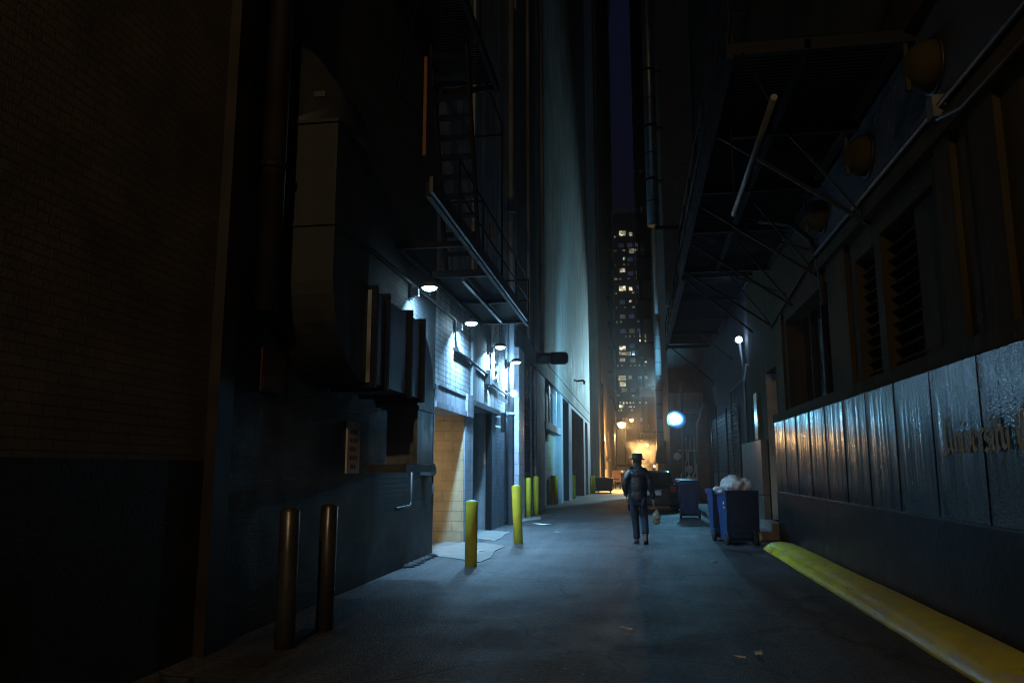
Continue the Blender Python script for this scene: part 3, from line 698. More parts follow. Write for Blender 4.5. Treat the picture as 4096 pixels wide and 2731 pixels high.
t = thing('wall_conduit', 'long metal conduit with a junction box under the right cornice', 'pipe', (3.0, 9, 4.95))
m = MB(); m.tube([(2.96, -4, 4.95), (2.96, 13.0, 4.95)], .028, 8); m.build('pipe', CONDD, t)
m = MB(); m.box(2.9, 3.02, 7.62, 7.78, 4.84, 5.06); m.tube([(2.96, 7.7, 4.84), (2.98, 7.2, 4.72), (3.0, 4, 4.7)], .02, 6); m.build('junction_box', CONDUIT, t)
VG = 'round vent hoods along the right cornice'
for (y, lab) in ((7.81, 'round tan vent hood at the junction box, nearest of three'), (10.1, 'round tan vent hood in the frieze, middle of three'), (12.55, 'dim round vent hood by the fire escape, farthest of three')):
    t = thing('vent_hood', lab, 'vent', (3.02, y, 5.45), VG)
    m = MB(); prof = []
    m.lathe([(.26, 0), (.25, -.12), (.19, -.22), (.1, -.28), (.01, -.3)], (3.02, y, 5.45), 20, axis='x'); m.build('hood', FACADE, t)
    m = MB(); m.lathe([(.29, 0), (.29, -.03), (.26, -.03)], (3.02, y, 5.45), 20, axis='x'); m.box(2.74, 2.78, y - .03, y + .03, 5.2, 5.7); m.build('rim', PIPEM, t)

t = thing('hoarding', 'tall brown metal sheet hoarding beside the doorway, behind the blue carts', 'hoarding', (3.0, 21, 0))
m = MB(); m.box(2.93, 3.08, 19.45, 22.9, .9, 2.19); m.build('upper_sheet', SHEET, t)
m = MB(); m.box(2.94, 3.08, 19.45, 22.9, .0, .885); m.build('lower_sheet', SHEET, t)
t = thing('wall_strip', 'narrow upright polished metal strip on the wall above the hoarding', 'sign', (3.08, 20.8, 2.25))
m = MB(); m.box(3.05, 3.09, 20.62, 21.1, 2.24, 3.42); m.build('plate', material('polished_strip', (.42, .42, .42), .22, metal=.9, var=.2, bump=.1, bscale=6), t)

# the yellow bump along the cladding
def kerb_glare_and_scuffs():
    # pale patches on the outer edge: painted white glare and worn paint; dark tyre marks
    nt = YELC.node_tree; n = nt.nodes; l = nt.links; b = n['Principled BSDF']
    src = b.inputs['Base Color'].links[0].from_socket
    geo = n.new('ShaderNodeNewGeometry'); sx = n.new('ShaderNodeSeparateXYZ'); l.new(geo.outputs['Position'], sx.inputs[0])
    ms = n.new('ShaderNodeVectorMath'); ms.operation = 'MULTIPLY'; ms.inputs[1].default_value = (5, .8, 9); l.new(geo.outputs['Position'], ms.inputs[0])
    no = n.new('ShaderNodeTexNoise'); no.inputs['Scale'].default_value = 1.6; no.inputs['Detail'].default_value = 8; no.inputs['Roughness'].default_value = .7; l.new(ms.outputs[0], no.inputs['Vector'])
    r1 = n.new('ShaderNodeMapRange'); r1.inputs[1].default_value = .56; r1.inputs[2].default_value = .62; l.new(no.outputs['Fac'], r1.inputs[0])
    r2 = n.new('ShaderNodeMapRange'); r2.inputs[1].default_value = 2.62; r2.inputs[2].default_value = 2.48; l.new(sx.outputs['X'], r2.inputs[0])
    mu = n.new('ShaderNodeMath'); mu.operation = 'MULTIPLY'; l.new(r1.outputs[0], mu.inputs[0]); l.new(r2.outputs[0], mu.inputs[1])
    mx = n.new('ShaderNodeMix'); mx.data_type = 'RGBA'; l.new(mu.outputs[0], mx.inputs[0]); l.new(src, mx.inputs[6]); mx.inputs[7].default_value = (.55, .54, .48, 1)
    r3 = n.new('ShaderNodeMapRange'); r3.inputs[1].default_value = .40; r3.inputs[2].default_value = .34; l.new(no.outputs['Fac'], r3.inputs[0])
    m3 = n.new('ShaderNodeMath'); m3.operation = 'MULTIPLY'; m3.inputs[1].default_value = .75; l.new(r3.outputs[0], m3.inputs[0])
    my = n.new('ShaderNodeMix'); my.data_type = 'RGBA'; l.new(m3.outputs[0], my.inputs[0]); l.new(mx.outputs[2], my.inputs[6]); my.inputs[7].default_value = (.10, .085, .03, 1)
    l.new(my.outputs[2], b.inputs['Base Color'])
kerb_glare_and_scuffs()
k = thing('yellow_kerb', 'thick rounded yellow painted kerb along the foot of the dark cladding', 'kerb', (2.7, 8, 0))
m = MB(); rings = []
prof = [(2.34, -.03), (2.36, .05), (2.42, .12), (2.53, .175), (2.66, .195), (2.78, .185), (2.88, .16), (2.95, .12), (2.98, .08), (2.98, -.03)]
yy = [15.95, 15.9, 15.7]; y = 15.2
while y > -4: yy.append(y); y -= .55
for i, y in enumerate(yy):
    sc_ = (.55, .93, 1)[i] if i < 3 else 1
    jit = 0 if i < 3 else 1
    rings.append([(px + (random.uniform(-.007, .007) if jit and j < 8 else 0), y + (.10 * (1 - abs(j - 4) / 5) if i < 2 else 0), -.03 + (pz + .03) * sc_ * .80 + (random.uniform(-.004, .004) if jit and 0 < j < 9 else 0)) for j, (px, pz) in enumerate(prof)])
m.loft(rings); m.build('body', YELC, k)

# ------------------------------------------------------------------ right fire escape
f = thing('fire_escape', 'large black iron fire escape overhead on the tan stone building', 'fire escape', (2.1, 13, 6.1))
z = 6.08
m = MB(); m.box(1.08, 1.16, 8.2, 18.0, z - .18, z + .12); m.box(3.02, 3.1, 8.2, 18.0, z - .1, z)
for y in (8.2, 10.4, 12.6, 14.8, 17.9): m.box(1.16, 3.1, y, y + .08, z - .14, z - .01)
m.box(1.9, 1.96, 8.2, 18, z - .12, z - .02)
m.build('frame', IRON, f)
m = MB()
for q in range(122): m.box(1.16, 3.02, 8.25 + q * .08, 8.25 + q * .08 + .028, z, z + .028)
m.build('grating', IRON, f)
m = MB()
for h in (.45, .9): m.tube([(3.05, 8.2, z + h), (1.12, 8.2, z + h), (1.12, 18, z + h), (3.05, 18, z + h)], .018, 6)
for y in (8.2, 9.8, 11.4, 13, 14.6, 16.2, 18): m.tube([(1.12, y, z), (1.12, y, z + .9)], .018, 6)
m.build('railing', IRON, f)
m = MB()
for y in (10.4, 13.3, 15.6, 17.9):
    m.bar((1.2, y, z - .1), (3.08, y, z - 1.45), .045); m.bar((2.1, y, z - .1), (3.08, y, z - 1.45), .03)
m.bar((3.05, 11.9, z - .9), (3.05, 18.0, z - 1.45), .05)
for y in (14.8, 17.9): m.bar((1.9, y, z - .1), (3.05, y - 1.8, z - 1.1), .03)
m.build('brace', IRON, f)
m = MB(); m.tube([(1.25, 6.6, 4.66), (1.25, 9.55, 4.58)], .03, 10); m.build('counterweight_bar', CONDUIT, f)
m = MB(); m.tube([(1.25, 6.75, 4.66), (1.25, 8.25, 6.0)], .012, 6); m.tube([(1.25, 9.4, 4.6), (1.25, 9.4, 6.0)], .012, 6); m.build('hanger', IRON, f)
m = MB()
for xx in (1.2, 1.85): m.bar((xx, 9.2, 9.4), (xx, 16.5, 6.2), .05, .2)
m.build('stringer', IRON, f)
for q in range(14):
    tt = (q + .5) / 14; y = 9.2 + 7.3 * tt; zz = 9.4 - 3.2 * tt
    MB().box(1.22, 1.83, y - .11, y + .11, zz - .03, zz).build('tread', IRON, f)
m = MB(); z3 = 9.5
m.box(1.08, 1.16, 5, 12.5, z3 - .15, z3 + .1)
for q in range(90): m.box(1.9, 3.02, 5.2 + q * .08, 5.2 + q * .08 + .028, z3, z3 + .028)
for y in (5, 7.5, 10, 12.4): m.box(1.16, 3.1, y, y + .07, z3 - .14, z3 - .02)
m.build('upper_platform', IRON, f)
m = MB(); pts = [(2.98, 12.9, 5.6 - q * .02 + 0) for q in range(1)]
m.tube([(2.2, 13.6, 5.75), (2.7, 13.4, 5.6), (2.95, 13.2, 5.25), (3.02, 13.0, 4.7), (3.05, 12.95, 4.1)], .05, 8); m.build('hose', RUB, f)
f2 = thing('fire_escape', 'smaller iron fire escape on the dark side wall beyond the big one', 'fire escape', (2.1, 28, 6.1))
z = 6.6
m = MB(); m.box(1.3, 1.4, 20.6, 33, z - .2, z + .12); m.box(3.05, 3.15, 20.6, 33, z - .1, z)
for y in (20.6, 23.5, 26.5, 29.5, 32.9): m.box(1.4, 3.15, y, y + .08, z - .14, z - .01)
m.build('frame', IRON, f2)
m = MB()
for q in range(120): m.box(1.4, 3.05, 20.7 + q * .1, 20.7 + q * .1 + .035, z, z + .03)
m.build('grating', IRON, f2)
m = MB()
for h in (.5, 1.0): m.tube([(1.35, 20.6, z + h), (1.35, 33, z + h)], .02, 6)
for q in range(9): m.tube([(1.35, 20.6 + q * 1.55, z), (1.35, 20.6 + q * 1.55, z + 1)], .02, 6)
m.build('railing', IRON, f2)
m = MB()
for y in (21, 26, 32.5): m.bar((1.45, y, z - .1), (3.15, y, z - 1.6), .05)
m.build('brace', IRON, f2)

# ------------------------------------------------------------------ right: dark wall, fence, lamp pole
w = thing('dark_building', 'dark windowless building side between the hoarding and the brick house', 'building', (3.2, 30, 0))
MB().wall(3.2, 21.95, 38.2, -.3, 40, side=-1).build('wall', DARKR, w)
m = MB(); m.box(2.95, 3.3, 23.4, 31.5, 0, 1.38); m.build('low_wall', KERBC, w)
fe = thing('chain_fence', 'tall chain fence with razor wire behind the blue carts', 'fence', (3.0, 26, .15))
for y, h in ((23.3, 3.5), (25.0, 3.9), (26.4, 3.45), (29.6, 3.8), (31.4, 3.35)):
    m = MB(); m.tube([(2.93, y, .1), (2.93, y, h)], .035, 10); m.build('post', CONDUIT if y == 25.0 else STEELB, fe)
m = MB()
for q in range(60):
    y = 23.3 + q * .135
    m.bar((2.94, y, .2), (2.94, y, 3.35), .008); 
for q in range(18): m.bar((2.94, 23.3, .3 + q * .17), (2.94, 31.4, .3 + q * .17), .008)
m.build('mesh_panel', STEELB, fe)
m = MB()
pts = [(2.93 + .13 * math.cos(q * .9), 24.2 + .13 * math.sin(q * .9) + .02 * math.sin(q), .9 + q * .0155) for q in range(160)]
m.tube(pts, .011, 5); m.build('razor_wire', CONDUIT, fe)
m = MB(); m.bar((2.93, 25.0, 3.86), (3.1, 23.2, 4.05), .04); m.bar((2.93, 25.0, 3.86), (2.8, 25.6, 3.8), .03); m.build('outrigger', CONDUIT, fe)

p = thing('pole_lamp', 'blue white lamp on a thin pole at the end of the tan stone building', 'street lamp', (3.05, 23.1, .15))
m = MB(); m.tube([(3.1, 23.0, .15), (3.1, 23.0, 3.6), (3.1, 23.1, 4.4), (3.06, 23.3, 5.12)], .04, 10); m.build('pole', CONDUIT, p)
m = MB(); m.tube([(3.1, 23.05, 3.95), (3.13, 22.7, 4.3), (3.14, 22.6, 4.4)], [.03, .045, .05], 10); m.build('arm', WHITEP, p)
m = MB(); m.lathe([(.05, -.1), (.13, -.04), (.14, .02)], (3.04, 23.35, 5.2), 14); m.build('head', CONDUIT, p)
m = MB(); m.lathe([(.02, -.09), (.08, -.06), (.105, 0), (.08, .07), (.02, .1)], (3.03, 23.2, 5.2), 14); m.build('globe', emitter('blue_lamp_glass', (.5, .72, 1), 10), p)
light('POINT', (2.85, 23.0, 5.2), 12, (.35, .6, 1), p, .1)

# flood lamp
p = thing('flood_lamp', 'dazzling blue white flood lamp on a pole above the parked car', 'street lamp', (1.95, 34.3, .1))
m = MB(); m.tube([(1.98, 34.6, .1), (1.98, 34.6, 5.25)], .06, 12); m.build('pole', CONDUIT, p)
m = MB(); m.bar((1.98, 34.6, 3.7), (1.76, 34.25, 3.66), .06); m.build('arm', IRON, p)
m = MB(); m.lathe([(.14, .24), (.28, .2), (.41, .02), (.41, 0)], (1.74, 34.0, 3.58), 24, axis='y'); m.build('housing', IRON, p)
m = MB(); m.lathe([(.39, .0), (.36, -.08), (.25, -.15), (.08, -.19), (.01, -.192)], (1.74, 34.0, 3.58), 24, axis='y'); m.build('lens', glare_emitter('flood_lens', (.62, .88, 1), (.03, .25, 1), 26, (1.74, 34.0, 3.58), .155), p)
light('SPOT', (1.62, 33.6, 3.58), 9000, FLOOD, p, .16, (-.40, .90, .17), R(100), 1.0)
light('SPOT', (1.70, 33.5, 3.58), 330, FLOOD, p, .16, (-.06, -.80, -.62), R(88), .7)

t = thing('street_lamp', 'cold street lamp round the corner of the grey brick house, washing the concrete wall', 'street lamp', (3.5, 70, GZ(70)))
m = MB(); m.tube([(3.5, 70, GZ(70)), (3.5, 70, 9.3)], .07, 10); m.build('pole', IRON, t)
m = MB(); m.bar((3.5, 70, 9.3), (3.05, 70, 9.35), .07); m.build('arm', IRON, t)
m = MB(); m.lathe([(.1, .25), (.22, .18), (.24, .05)], (3.05, 70, 9.05), 14); m.build('head', IRON, t)
m = MB(); m.lathe([(.2, .06), (.19, -.04), (.1, -.1), (.01, -.12)], (3.05, 70, 9.05), 14); m.build('lens', emitter('far_cold_lens', (.5, .85, 1), 5), t)
light('SPOT', (2.95, 69.9, 8.8), 15000, (.42, .80, .96), t, .15, (-.57, -.82, -.06), R(100), 1.0)

# brick house with ducts
h = thing('grey_brick_house', 'grey brick house facing the alley behind the flood lamp', 'building', (4, 38, 0))
m = MB(); m.box(1.6, 9, 38.25, 62, -.6, 46); m.build('wall', GBRICK, h)
m = MB(); m.box(1.57, 3.2, 38.2, 38.25, 9.3, 9.38); m.build('string_course', WARMW, h)
m = MB(); m.box(1.56, 3.2, 38.19, 38.25, 4.1, 5.1); m.build('pale_panel', TEAL, h)  # paler grey green slab on the front wall
t = thing('wall_duct', 'fat vertical metal duct with straps, orange lit, high at the corner of the brick house', 'duct', (1.1, 37.7, 13.5))
m = MB(); m.tube([(1.12, 37.8, 13.3), (1.12, 37.8, 40)], .30, 20); m.build('duct', GALV, t)
m = MB()
for zz in (15.6, 18.4, 21.4): MB().tube([(1.12, 37.8, zz), (1.12, 37.8, zz + .12)], .325, 20).box(1.3, 1.7, 37.9, 38.3, zz, zz + .1).build('strap', IRON, t)
for zz in (14.5, 17.0, 19.9): MB().tube([(1.12, 37.8, zz), (1.12, 37.8, zz + .04)], .308, 20).build('seam', IRON, t)
m = MB(); m.bar((1.2, 37.8, 13.2), (2.6, 38.1, 13.25), .16); m.build('bracket', IRON, t)
t = thing('downpipe', 'thin teal lit pipe with joints below the fat duct', 'pipe', (1.14, 37.8, 0))
m = MB(); m.tube([(1.14, 37.8, 2.6), (1.14, 37.8, 8.8)], .16, 16); m.tube([(1.14, 37.8, 8.8), (1.14, 37.8, 13.2)], .08, 12); m.build('pipe', WHITEP, t)
m = MB()
for q in range(9): m.tube([(1.14, 37.8, 3.2 + q * .66), (1.14, 37.8, 3.23 + q * .66)], .168, 16)
m.build('joint', CONDUIT, t)

t = thing('brick_pier', 'ragged brown brick pier behind the navy bin', 'pier', (2.65, 33.2, .15))
m = MB(); m.box(2.5, 2.92, 33, 33.9, .1, 3.25)
for q in range(9):
    wdt = .42 - q * .035; m.box(2.92 - wdt, 2.92, 33, 33.9, 3.25 + q * .1, 3.35 + q * .1)
m.build('brickwork', RBRICK, t)
t = thing('gas_meters', 'cluster of pale gas pipes and meters behind the flood lamp', 'gas meter', (2.2, 35, .15))
m = MB()
for q in range(5):
    x = 1.9 + q * .17; m.tube([(x, 35.2, .2), (x, 35.2, 1.2 + .5 * (q % 3)), (x + .1, 35.25, 1.4 + .5 * (q % 3)), (x + .1, 35.3, 2.9)], .035, 8)
m.tube([(1.8, 35.2, 1.0), (2.8, 35.2, 1.05)], .04, 8); m.tube([(1.8, 35.2, 2.3), (2.8, 35.2, 2.3)], .03, 8); m.build('pipework', WHITEP, t)
for x, zz in ((1.75, 2.05), (2.25, 1.5), (2.5, 1.0)):
    m = MB(); m.lathe([(.05, -.1), (.17, -.08), (.17, .08), (.05, .1)], (x, 35.0, zz), 14, axis='y'); m.build('meter', WHITEP, t)
bollard(1.98, 31.0, 1.25, .085, YELD, 'dark yellow post behind the navy bin on the right', None)

# awning, board coloured orange in place of a lit doorway
t = thing('awning', 'dark blue domed awning jutting from the grey brick house', 'awning', (1.6, 45, 1.8))
m = MB(); rr = []
for y in (43.4, 44, 46, 46.6):
    e = .12 if y in (43.4, 46.6) else 0
    rr.append([(1.6, y, 3.05 - e)] + [(1.6 - (.52 - e) * math.sin(a_), y, 2.0 + (1.05 - e) * math.cos(a_)) for a_ in [R(10 * q) for q in range(1, 10)]] + [(1.08 + e, y, 1.82), (1.6, y, 1.82)])
m.loft(rr); m.build('canopy', AWN, t)
t = thing('doorway_board', 'orange board standing in for a lit doorway under the blue awning', 'board', (1.4, 44, -.2))
m = MB(); m.box(1.22, 1.56, 43.9, 43.96, .75, 1.8); m.box(1.22, 1.27, 43.96, 44.3, -.3, .8); m.build('board', DOORLIGHT, t)

# ------------------------------------------------------------------ carts and bags
def cart(loc, rotz, body_mat, label, group, lid_open):
    """wheeled refuse cart, hinge and wheels on the side that faces -y"""
    t = thing('wheeled_cart', label, 'refuse cart', (0, 0, 0), group)
    W, D, H = .30, .38, 1.08
    m = MB()
    rb = [(-W * .82, -D * .72, .06), (W * .82, -D * .72, .06), (W * .82, D * .8, .06), (-W * .82, D * .8, .06)]
    rm = [(-W * .97, -D * .95, H - .1), (W * .97, -D * .95, H - .1), (W * .97, D * .97, H - .1), (-W * .97, D * .97, H - .1)]
    r1 = [(-W * 1.07, -D * 1.05, H - .1), (W * 1.07, -D * 1.05, H - .1), (W * 1.07, D * 1.07, H - .1), (-W * 1.07, D * 1.07, H - .1)]
    r2 = [(a_, b_, H) for a_, b_, _ in r1]
    r3 = [(a_ * .9, b_ * .9, H) for a_, b_, _ in r1]
    r4 = [(a_ * .86, b_ * .86, H - .35) for a_, b_, _ in r1]
    m.loft([rb, rm, r1, r2, r3, r4], smooth=False)
    for q in (-1, 1): m.box(q * .16 - .02, q * .16 + .02, -D * .98, -D * .7, .35, H - .12)
    m.build('body', body_mat, t)
    m = MB(); m.tube([(-W * .95, -D * 1.28, H - .03), (W * .95, -D * 1.28, H - .03)], .02, 8)
    for q in (-1, 1): m.bar((q * W * .9, -D, H - .04), (q * W * .9, -D * 1.28, H - .03), .035)
    m.build('handle', body_mat, t)
    m = MB()
    if lid_open: m.box(-W * 1.08, W * 1.08, -D * 1.34, -D * 1.24, .27, H + .0, Matrix.Rotation(R(3), 3, 'X'), (0, -D * 1.3, H)); m.box(-W * .8, W * .8, -D * 1.40, -D * 1.34, .4, H - .15, Matrix.Rotation(R(3), 3, 'X'), (0, -D * 1.3, H))
    else:
        m.loft([[(a_ * 1.02, b_ * 1.04, H + .002) for a_, b_, _ in r1], [(a_ * 1.02, b_ * 1.04, H + .03) for a_, b_, _ in r1], [(a_ * .8, b_ * .8, H + .075) for a_, b_, _ in r1]], smooth=False)
    m.build('lid', BINN, t)
    for q in (-1, 1):
        m = MB(); m.lathe([(.10, -.035), (.125, -.03), (.125, .03), (.10, .035)], (q * (W * .95), -D * .88, .125), 18, axis='x'); wh = m.build('wheel', RUB, t)
        m = MB(); m.lathe([(.055, -.04), (.055, .04)], (q * (W * .95), -D * .88, .125), 12, axis='x'); m.build('hub', BINK, wh)
    m = MB(); m.tube([(-W, -D * .88, .125), (W, -D * .88, .125)], .012, 6); m.build('axle', IRON, t)
    t.location = loc; t.rotation_euler = (0, 0, rotz)
    return t
c1 = cart((2.0, 17.0, 0), R(9), BINB, 'open blue wheeled cart with a white rubbish bag, lid hanging down', None, True)
m = MB(); 
for q in range(3): m.box(-.323, -.319, -.30 + q * .035, -.278 + q * .035, .80, .86 - .01 * q)
m.box(-.316, -.312, -.30, -.215, .72, .75)
mk = m.build('marking', PAPER, None); mk.parent = c1
c2 = cart((1.86, 17.95, 0), R(5), BINB, 'bright blue wheeled cart half hidden behind the open cart', None, True)
c3 = cart((1.60, 25.75, 0), R(2), BINN, 'closed dark navy wheeled cart beside the parked car', None, False)
c4 = cart((1.72, 30.4, 0), R(0), material('bright_blue_plastic', (.02, .06, .45), .35), 'small bright blue lidded cart by the side of the car', None, False)

import bmesh
def lumpy(name, mat, parent, c, sx, sy, sz, amp, seed, sub=4, neck=None, crumple=.11):
    rnd = random.Random(seed)
    bm = bmesh.new(); bmesh.ops.create_icosphere(bm, subdivisions=sub, radius=1)
    dirs = [Vector((rnd.gauss(0, 1), rnd.gauss(0, 1), rnd.gauss(0, 1))).normalized() for _ in range(16)]
    for v in bm.verts:
        k = 1
        for i, dd in enumerate(dirs): k += amp * math.exp(-((v.co.normalized() - dd).length / .42) ** 2) * (1 if i % 2 else -1)
        v.co = Vector((v.co.x * sx * k, v.co.y * sy * k, v.co.z * sz * k))
        if neck and v.co.z > 0:
            s_ = 1 - neck * (v.co.z / sz) ** 1.3; v.co.x *= s_; v.co.y *= s_
        v.co += Vector(c) - (parent.location if parent else Vector())
    me = bpy.data.meshes.new(name); bm.to_mesh(me); bm.free()
    for p_ in me.polygons: p_.use_smooth = True
    me.materials.append(mat); o = bpy.data.objects.new(name, me); col.objects.link(o)
    if parent: o.parent = parent
    if crumple:
        tx_ = bpy.data.textures.new('crumple', 'VORONOI'); tx_.noise_scale = crumple; tx_.distance_metric = 'DISTANCE'
        d_ = o.modifiers.new('Crumple', 'DISPLACE'); d_.texture = tx_; d_.strength = crumple * .5; d_.mid_level = .4
    return o
t = thing('rubbish_bag', 'crumpled white plastic rubbish bag on top of the open blue cart', 'bag', (1.95, 17.0, .9))
lumpy('bag', BAGW, t, (1.98, 16.98, 1.14), .29, .27, .24, .22, 3, 5)
lumpy('fold', BAGW, t, (1.70, 16.9, 1.08), .13, .15, .07, .25, 9)
lumpy('fold', BAGW, t, (2.15, 16.88, 1.19), .14, .14, .13, .25, 12)
t = thing('rubbish_bag', 'pale small bag lying on the ground right of the open blue cart', 'bag', (2.42, 16.9, 0))
lumpy('bag', BAGW, t, (2.40, 16.95, .14), .09, .12, .15, .2, 5)

# dumpster far left
t = thing('dumpster', 'black wheeled dumpster at the far end of the left wall', 'dumpster', (-2.6, 66, GZ(66)))
z0 = GZ(66)
m = MB(); m.loft([[(-3.25, 65.6, z0 + .15), (-2.0, 65.6, z0 + .15), (-2.0, 66.9, z0 + .15), (-3.25, 66.9, z0 + .15)], [(-3.35, 65.4, z0 + 1.12), (-1.9, 65.4, z0 + 1.12), (-1.9, 67, z0 + 1.12), (-3.35, 67, z0 + 1.12)]], smooth=False); m.build('body', BINK, t)
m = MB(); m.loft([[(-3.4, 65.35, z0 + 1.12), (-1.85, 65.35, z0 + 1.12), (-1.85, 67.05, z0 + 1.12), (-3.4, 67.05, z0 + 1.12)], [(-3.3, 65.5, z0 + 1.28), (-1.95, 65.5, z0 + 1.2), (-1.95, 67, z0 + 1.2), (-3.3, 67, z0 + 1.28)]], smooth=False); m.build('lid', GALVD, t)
for x in (-3.1, -2.15):
    m = MB(); m.lathe([(.09, -.04), (.09, .04)], (x, 65.8, z0 + .09), 12, axis='x'); m.build('wheel', RUB, t)
m = MB(); m.box(-1.9, -1.82, 65.7, 66.8, z0 + .6, z0 + .75); m.build('fork_pocket', IRON, t)

# ------------------------------------------------------------------ parked car, rear towards the camera
car = thing('parked_car', 'black parked car seen from behind, right of the walking man', 'car', (.58, 31, GZ(31)))
cz = GZ(31); cx0 = .58
def sect(y, hw, zb, zt, r=.12):
    pts = []
    for (sx_, sz_) in ((-1, -1), (1, -1), (1, 1), (-1, 1)):
        X_ = cx0 + sx_ * hw; Z_ = zb if sz_ < 0 else zt
        for q in range(4):
            a_ = {(-1, -1): R(180), (1, -1): R(270), (1, 1): 0, (-1, 1): R(90)}[(sx_, sz_)] + q / 3 * R(90)
            pts.append((X_ - sx_ * r + r * math.cos(a_), y, cz + Z_ - sz_ * r + r * math.sin(a_)))
    return pts
m = MB(); m.loft([sect(29.02, .72, .38, .86), sect(29.1, .84, .27, .98), sect(29.5, .90, .22, 1.02), sect(31, .91, .20, 1.0), sect(32.4, .90, .22, .95), sect(33.3, .86, .25, .84), sect(33.55, .74, .32, .7)]); m.build('body', CARP, car)
m = MB(); m.loft([sect(29.12, .73, .93, 1.0, .05), sect(29.5, .67, .93, 1.42, .10), sect(30.2, .66, .93, 1.49, .12), sect(31.3, .66, .93, 1.47, .12), sect(32.3, .70, .92, 1.0, .05)]); m.build('cabin', CARP, car)
m = MB(); m.add([(cx0 - .62, 29.125, cz + 1.03), (cx0 + .62, 29.125, cz + 1.03), (cx0 + .53, 29.425, cz + 1.36), (cx0 - .53, 29.425, cz + 1.36)], [(0, 1, 2, 3)])
o = m.build('rear_window', GLASSD, car)
for q in (-1, 1):
    m = MB(); m.box(cx0 + q * .70 - .10, cx0 + q * .70 + .10, 29.0, 29.2, cz + .72, cz + .93); m.build('tail_lamp', TAILR, car)
    m = MB(); m.box(cx0 + q * .95 - .08, cx0 + q * .95 + .08, 31.9, 32.0, cz + .95, cz + 1.08); m.build('mirror', CARP, car)
m = MB(); m.loft([sect(28.96, .76, .30, .52, .08), sect(29.12, .84, .28, .54, .08)]); m.build('bumper', CARP, car)
m = MB(); m.box(cx0 - .27, cx0 + .27, 28.985, 29.03, cz + .62, cz + .76); m.build('number_plate', PLATE, car)
m = MB(); m.box(cx0 - .3, cx0 + .3, 28.99, 29.04, cz + .78, cz + .81); m.build('trim', CHROME, car)
m = MB(); m.box(cx0 - .52, cx0 + .52, 29.36, 29.44, cz + 1.37, cz + 1.43); m.build('roof_spoiler', CARP, car)
for q in (-1, 1):
    for y in (29.85, 32.6):
        m = MB(); m.lathe([(.25, -.11), (.31, -.10), (.33, -.05), (.33, .05), (.31, .10), (.25, .11)], (cx0 + q * .80, y, cz + .33), 24, axis='x'); wh = m.build('wheel', RUB, car)
        m = MB(); m.lathe([(.22, -.115), (.22, .115)], (cx0 + q * .80, y, cz + .33), 18, axis='x'); m.build('rim', CONDUIT, wh)

# ------------------------------------------------------------------ walking man
def skin_mesh(name, mat, parent, verts, edges, radii, root=0, sub=2):
    me = bpy.data.meshes.new(name); me.from_pydata([tuple(v) for v in verts], edges, []); me.materials.append(mat)
    o = bpy.data.objects.new(name, me); col.objects.link(o); o.parent = parent
    md = o.modifiers.new('Skin', 'SKIN'); md.use_smooth_shade = True
    sv = me.skin_vertices[0].data
    for i, r in enumerate(radii): sv[i].radius = (r, r) if not isinstance(r, tuple) else r
    sv[root].use_root = True
    s_ = o.modifiers.new('Subdivision', 'SUBSURF'); s_.levels = sub; s_.render_levels = sub
    return o
man = thing('person', 'person in a brimmed hat, leather jacket and dark trousers walking away with a bag', 'person', (.02, 16.62, 0))
# the body: pelvis, spine, head, arms, legs (local coordinates, +y is where the person walks)
V = [(0, 0, .93), (0, .01, 1.12), (0, .02, 1.32), (.0, .02, 1.46), (.0, .03, 1.54), (.0, .05, 1.63), (.0, .055, 1.70),
     (-.17, .02, 1.43), (-.245, -.01, 1.20), (-.245, .10, 1.00), (-.24, .14, .93),
     (.18, .02, 1.43), (.255, .0, 1.17), (.30, .02, .92), (.305, .03, .84),
     (-.09, 0, .90), (-.075, .05, .50), (-.05, .05, .10), (-.05, .16, .045),
     (.09, 0, .90), (.115, .05, .50), (.125, -.22, .18), (.13, -.20, .06)]
E = [(0, 1), (1, 2), (2, 3), (3, 4), (4, 5), (5, 6), (3, 7), (7, 8), (8, 9), (9, 10), (3, 11), (11, 12), (12, 13), (13, 14), (0, 15), (15, 16), (16, 17), (17, 18), (0, 19), (19, 20), (20, 21), (21, 22)]
RR = [(.13, .10), (.13, .095), (.14, .10), (.10, .08), .055, (.075, .085), (.07, .08), .06, .045, .035, .035, .06, .045, .036, .036, .08, .055, .038, .03, .08, .055, .038, .03]
skin_mesh('body', SKIN, man, V, E, RR)
def hand(side, wrist, down):
    """palm and five fingers; down is the pointing direction"""
    m = MB(); w_ = Vector(wrist); d_ = Vector(down).normalized(); s_ = Vector((0, 1, 0)); n_ = d_.cross(s_).normalized()
    m.loft([[w_ + d_ * q + s_ * (hw * a_) + n_ * (.014 * b_) for a_, b_ in ((-1, -1), (1, -1), (1, 1), (-1, 1))] for q, hw in ((-.01, .028), (.04, .042), (.09, .043))])
    for i, ln in enumerate((.062, .075, .08, .07)):
        b0 = w_ + d_ * .088 + s_ * (-.033 + i * .022)
        k_ = n_ * (-side)
        m.tube([b0, b0 + d_ * ln * .5 + k_ * .012, b0 + d_ * ln * .75 + k_ * .035, b0 + d_ * ln * .6 + k_ * .06], [.010, .0095, .009, .007], 8)
    t0 = w_ + d_ * .03 + s_ * .04
    m.tube([t0, t0 + s_ * .025 + d_ * .03, t0 + s_ * .03 + d_ * .06 + n_ * (-side) * .02], [.012, .011, .008], 8)
    return m
hm = hand(-1, V[10], (.02, .25, -1)); ho = MB(); 
o = hm.build('hand', SKIN, None); o.parent = man
o = hand(1, V[14], (.05, .05, -1)).build('hand', SKIN, None); o.parent = man
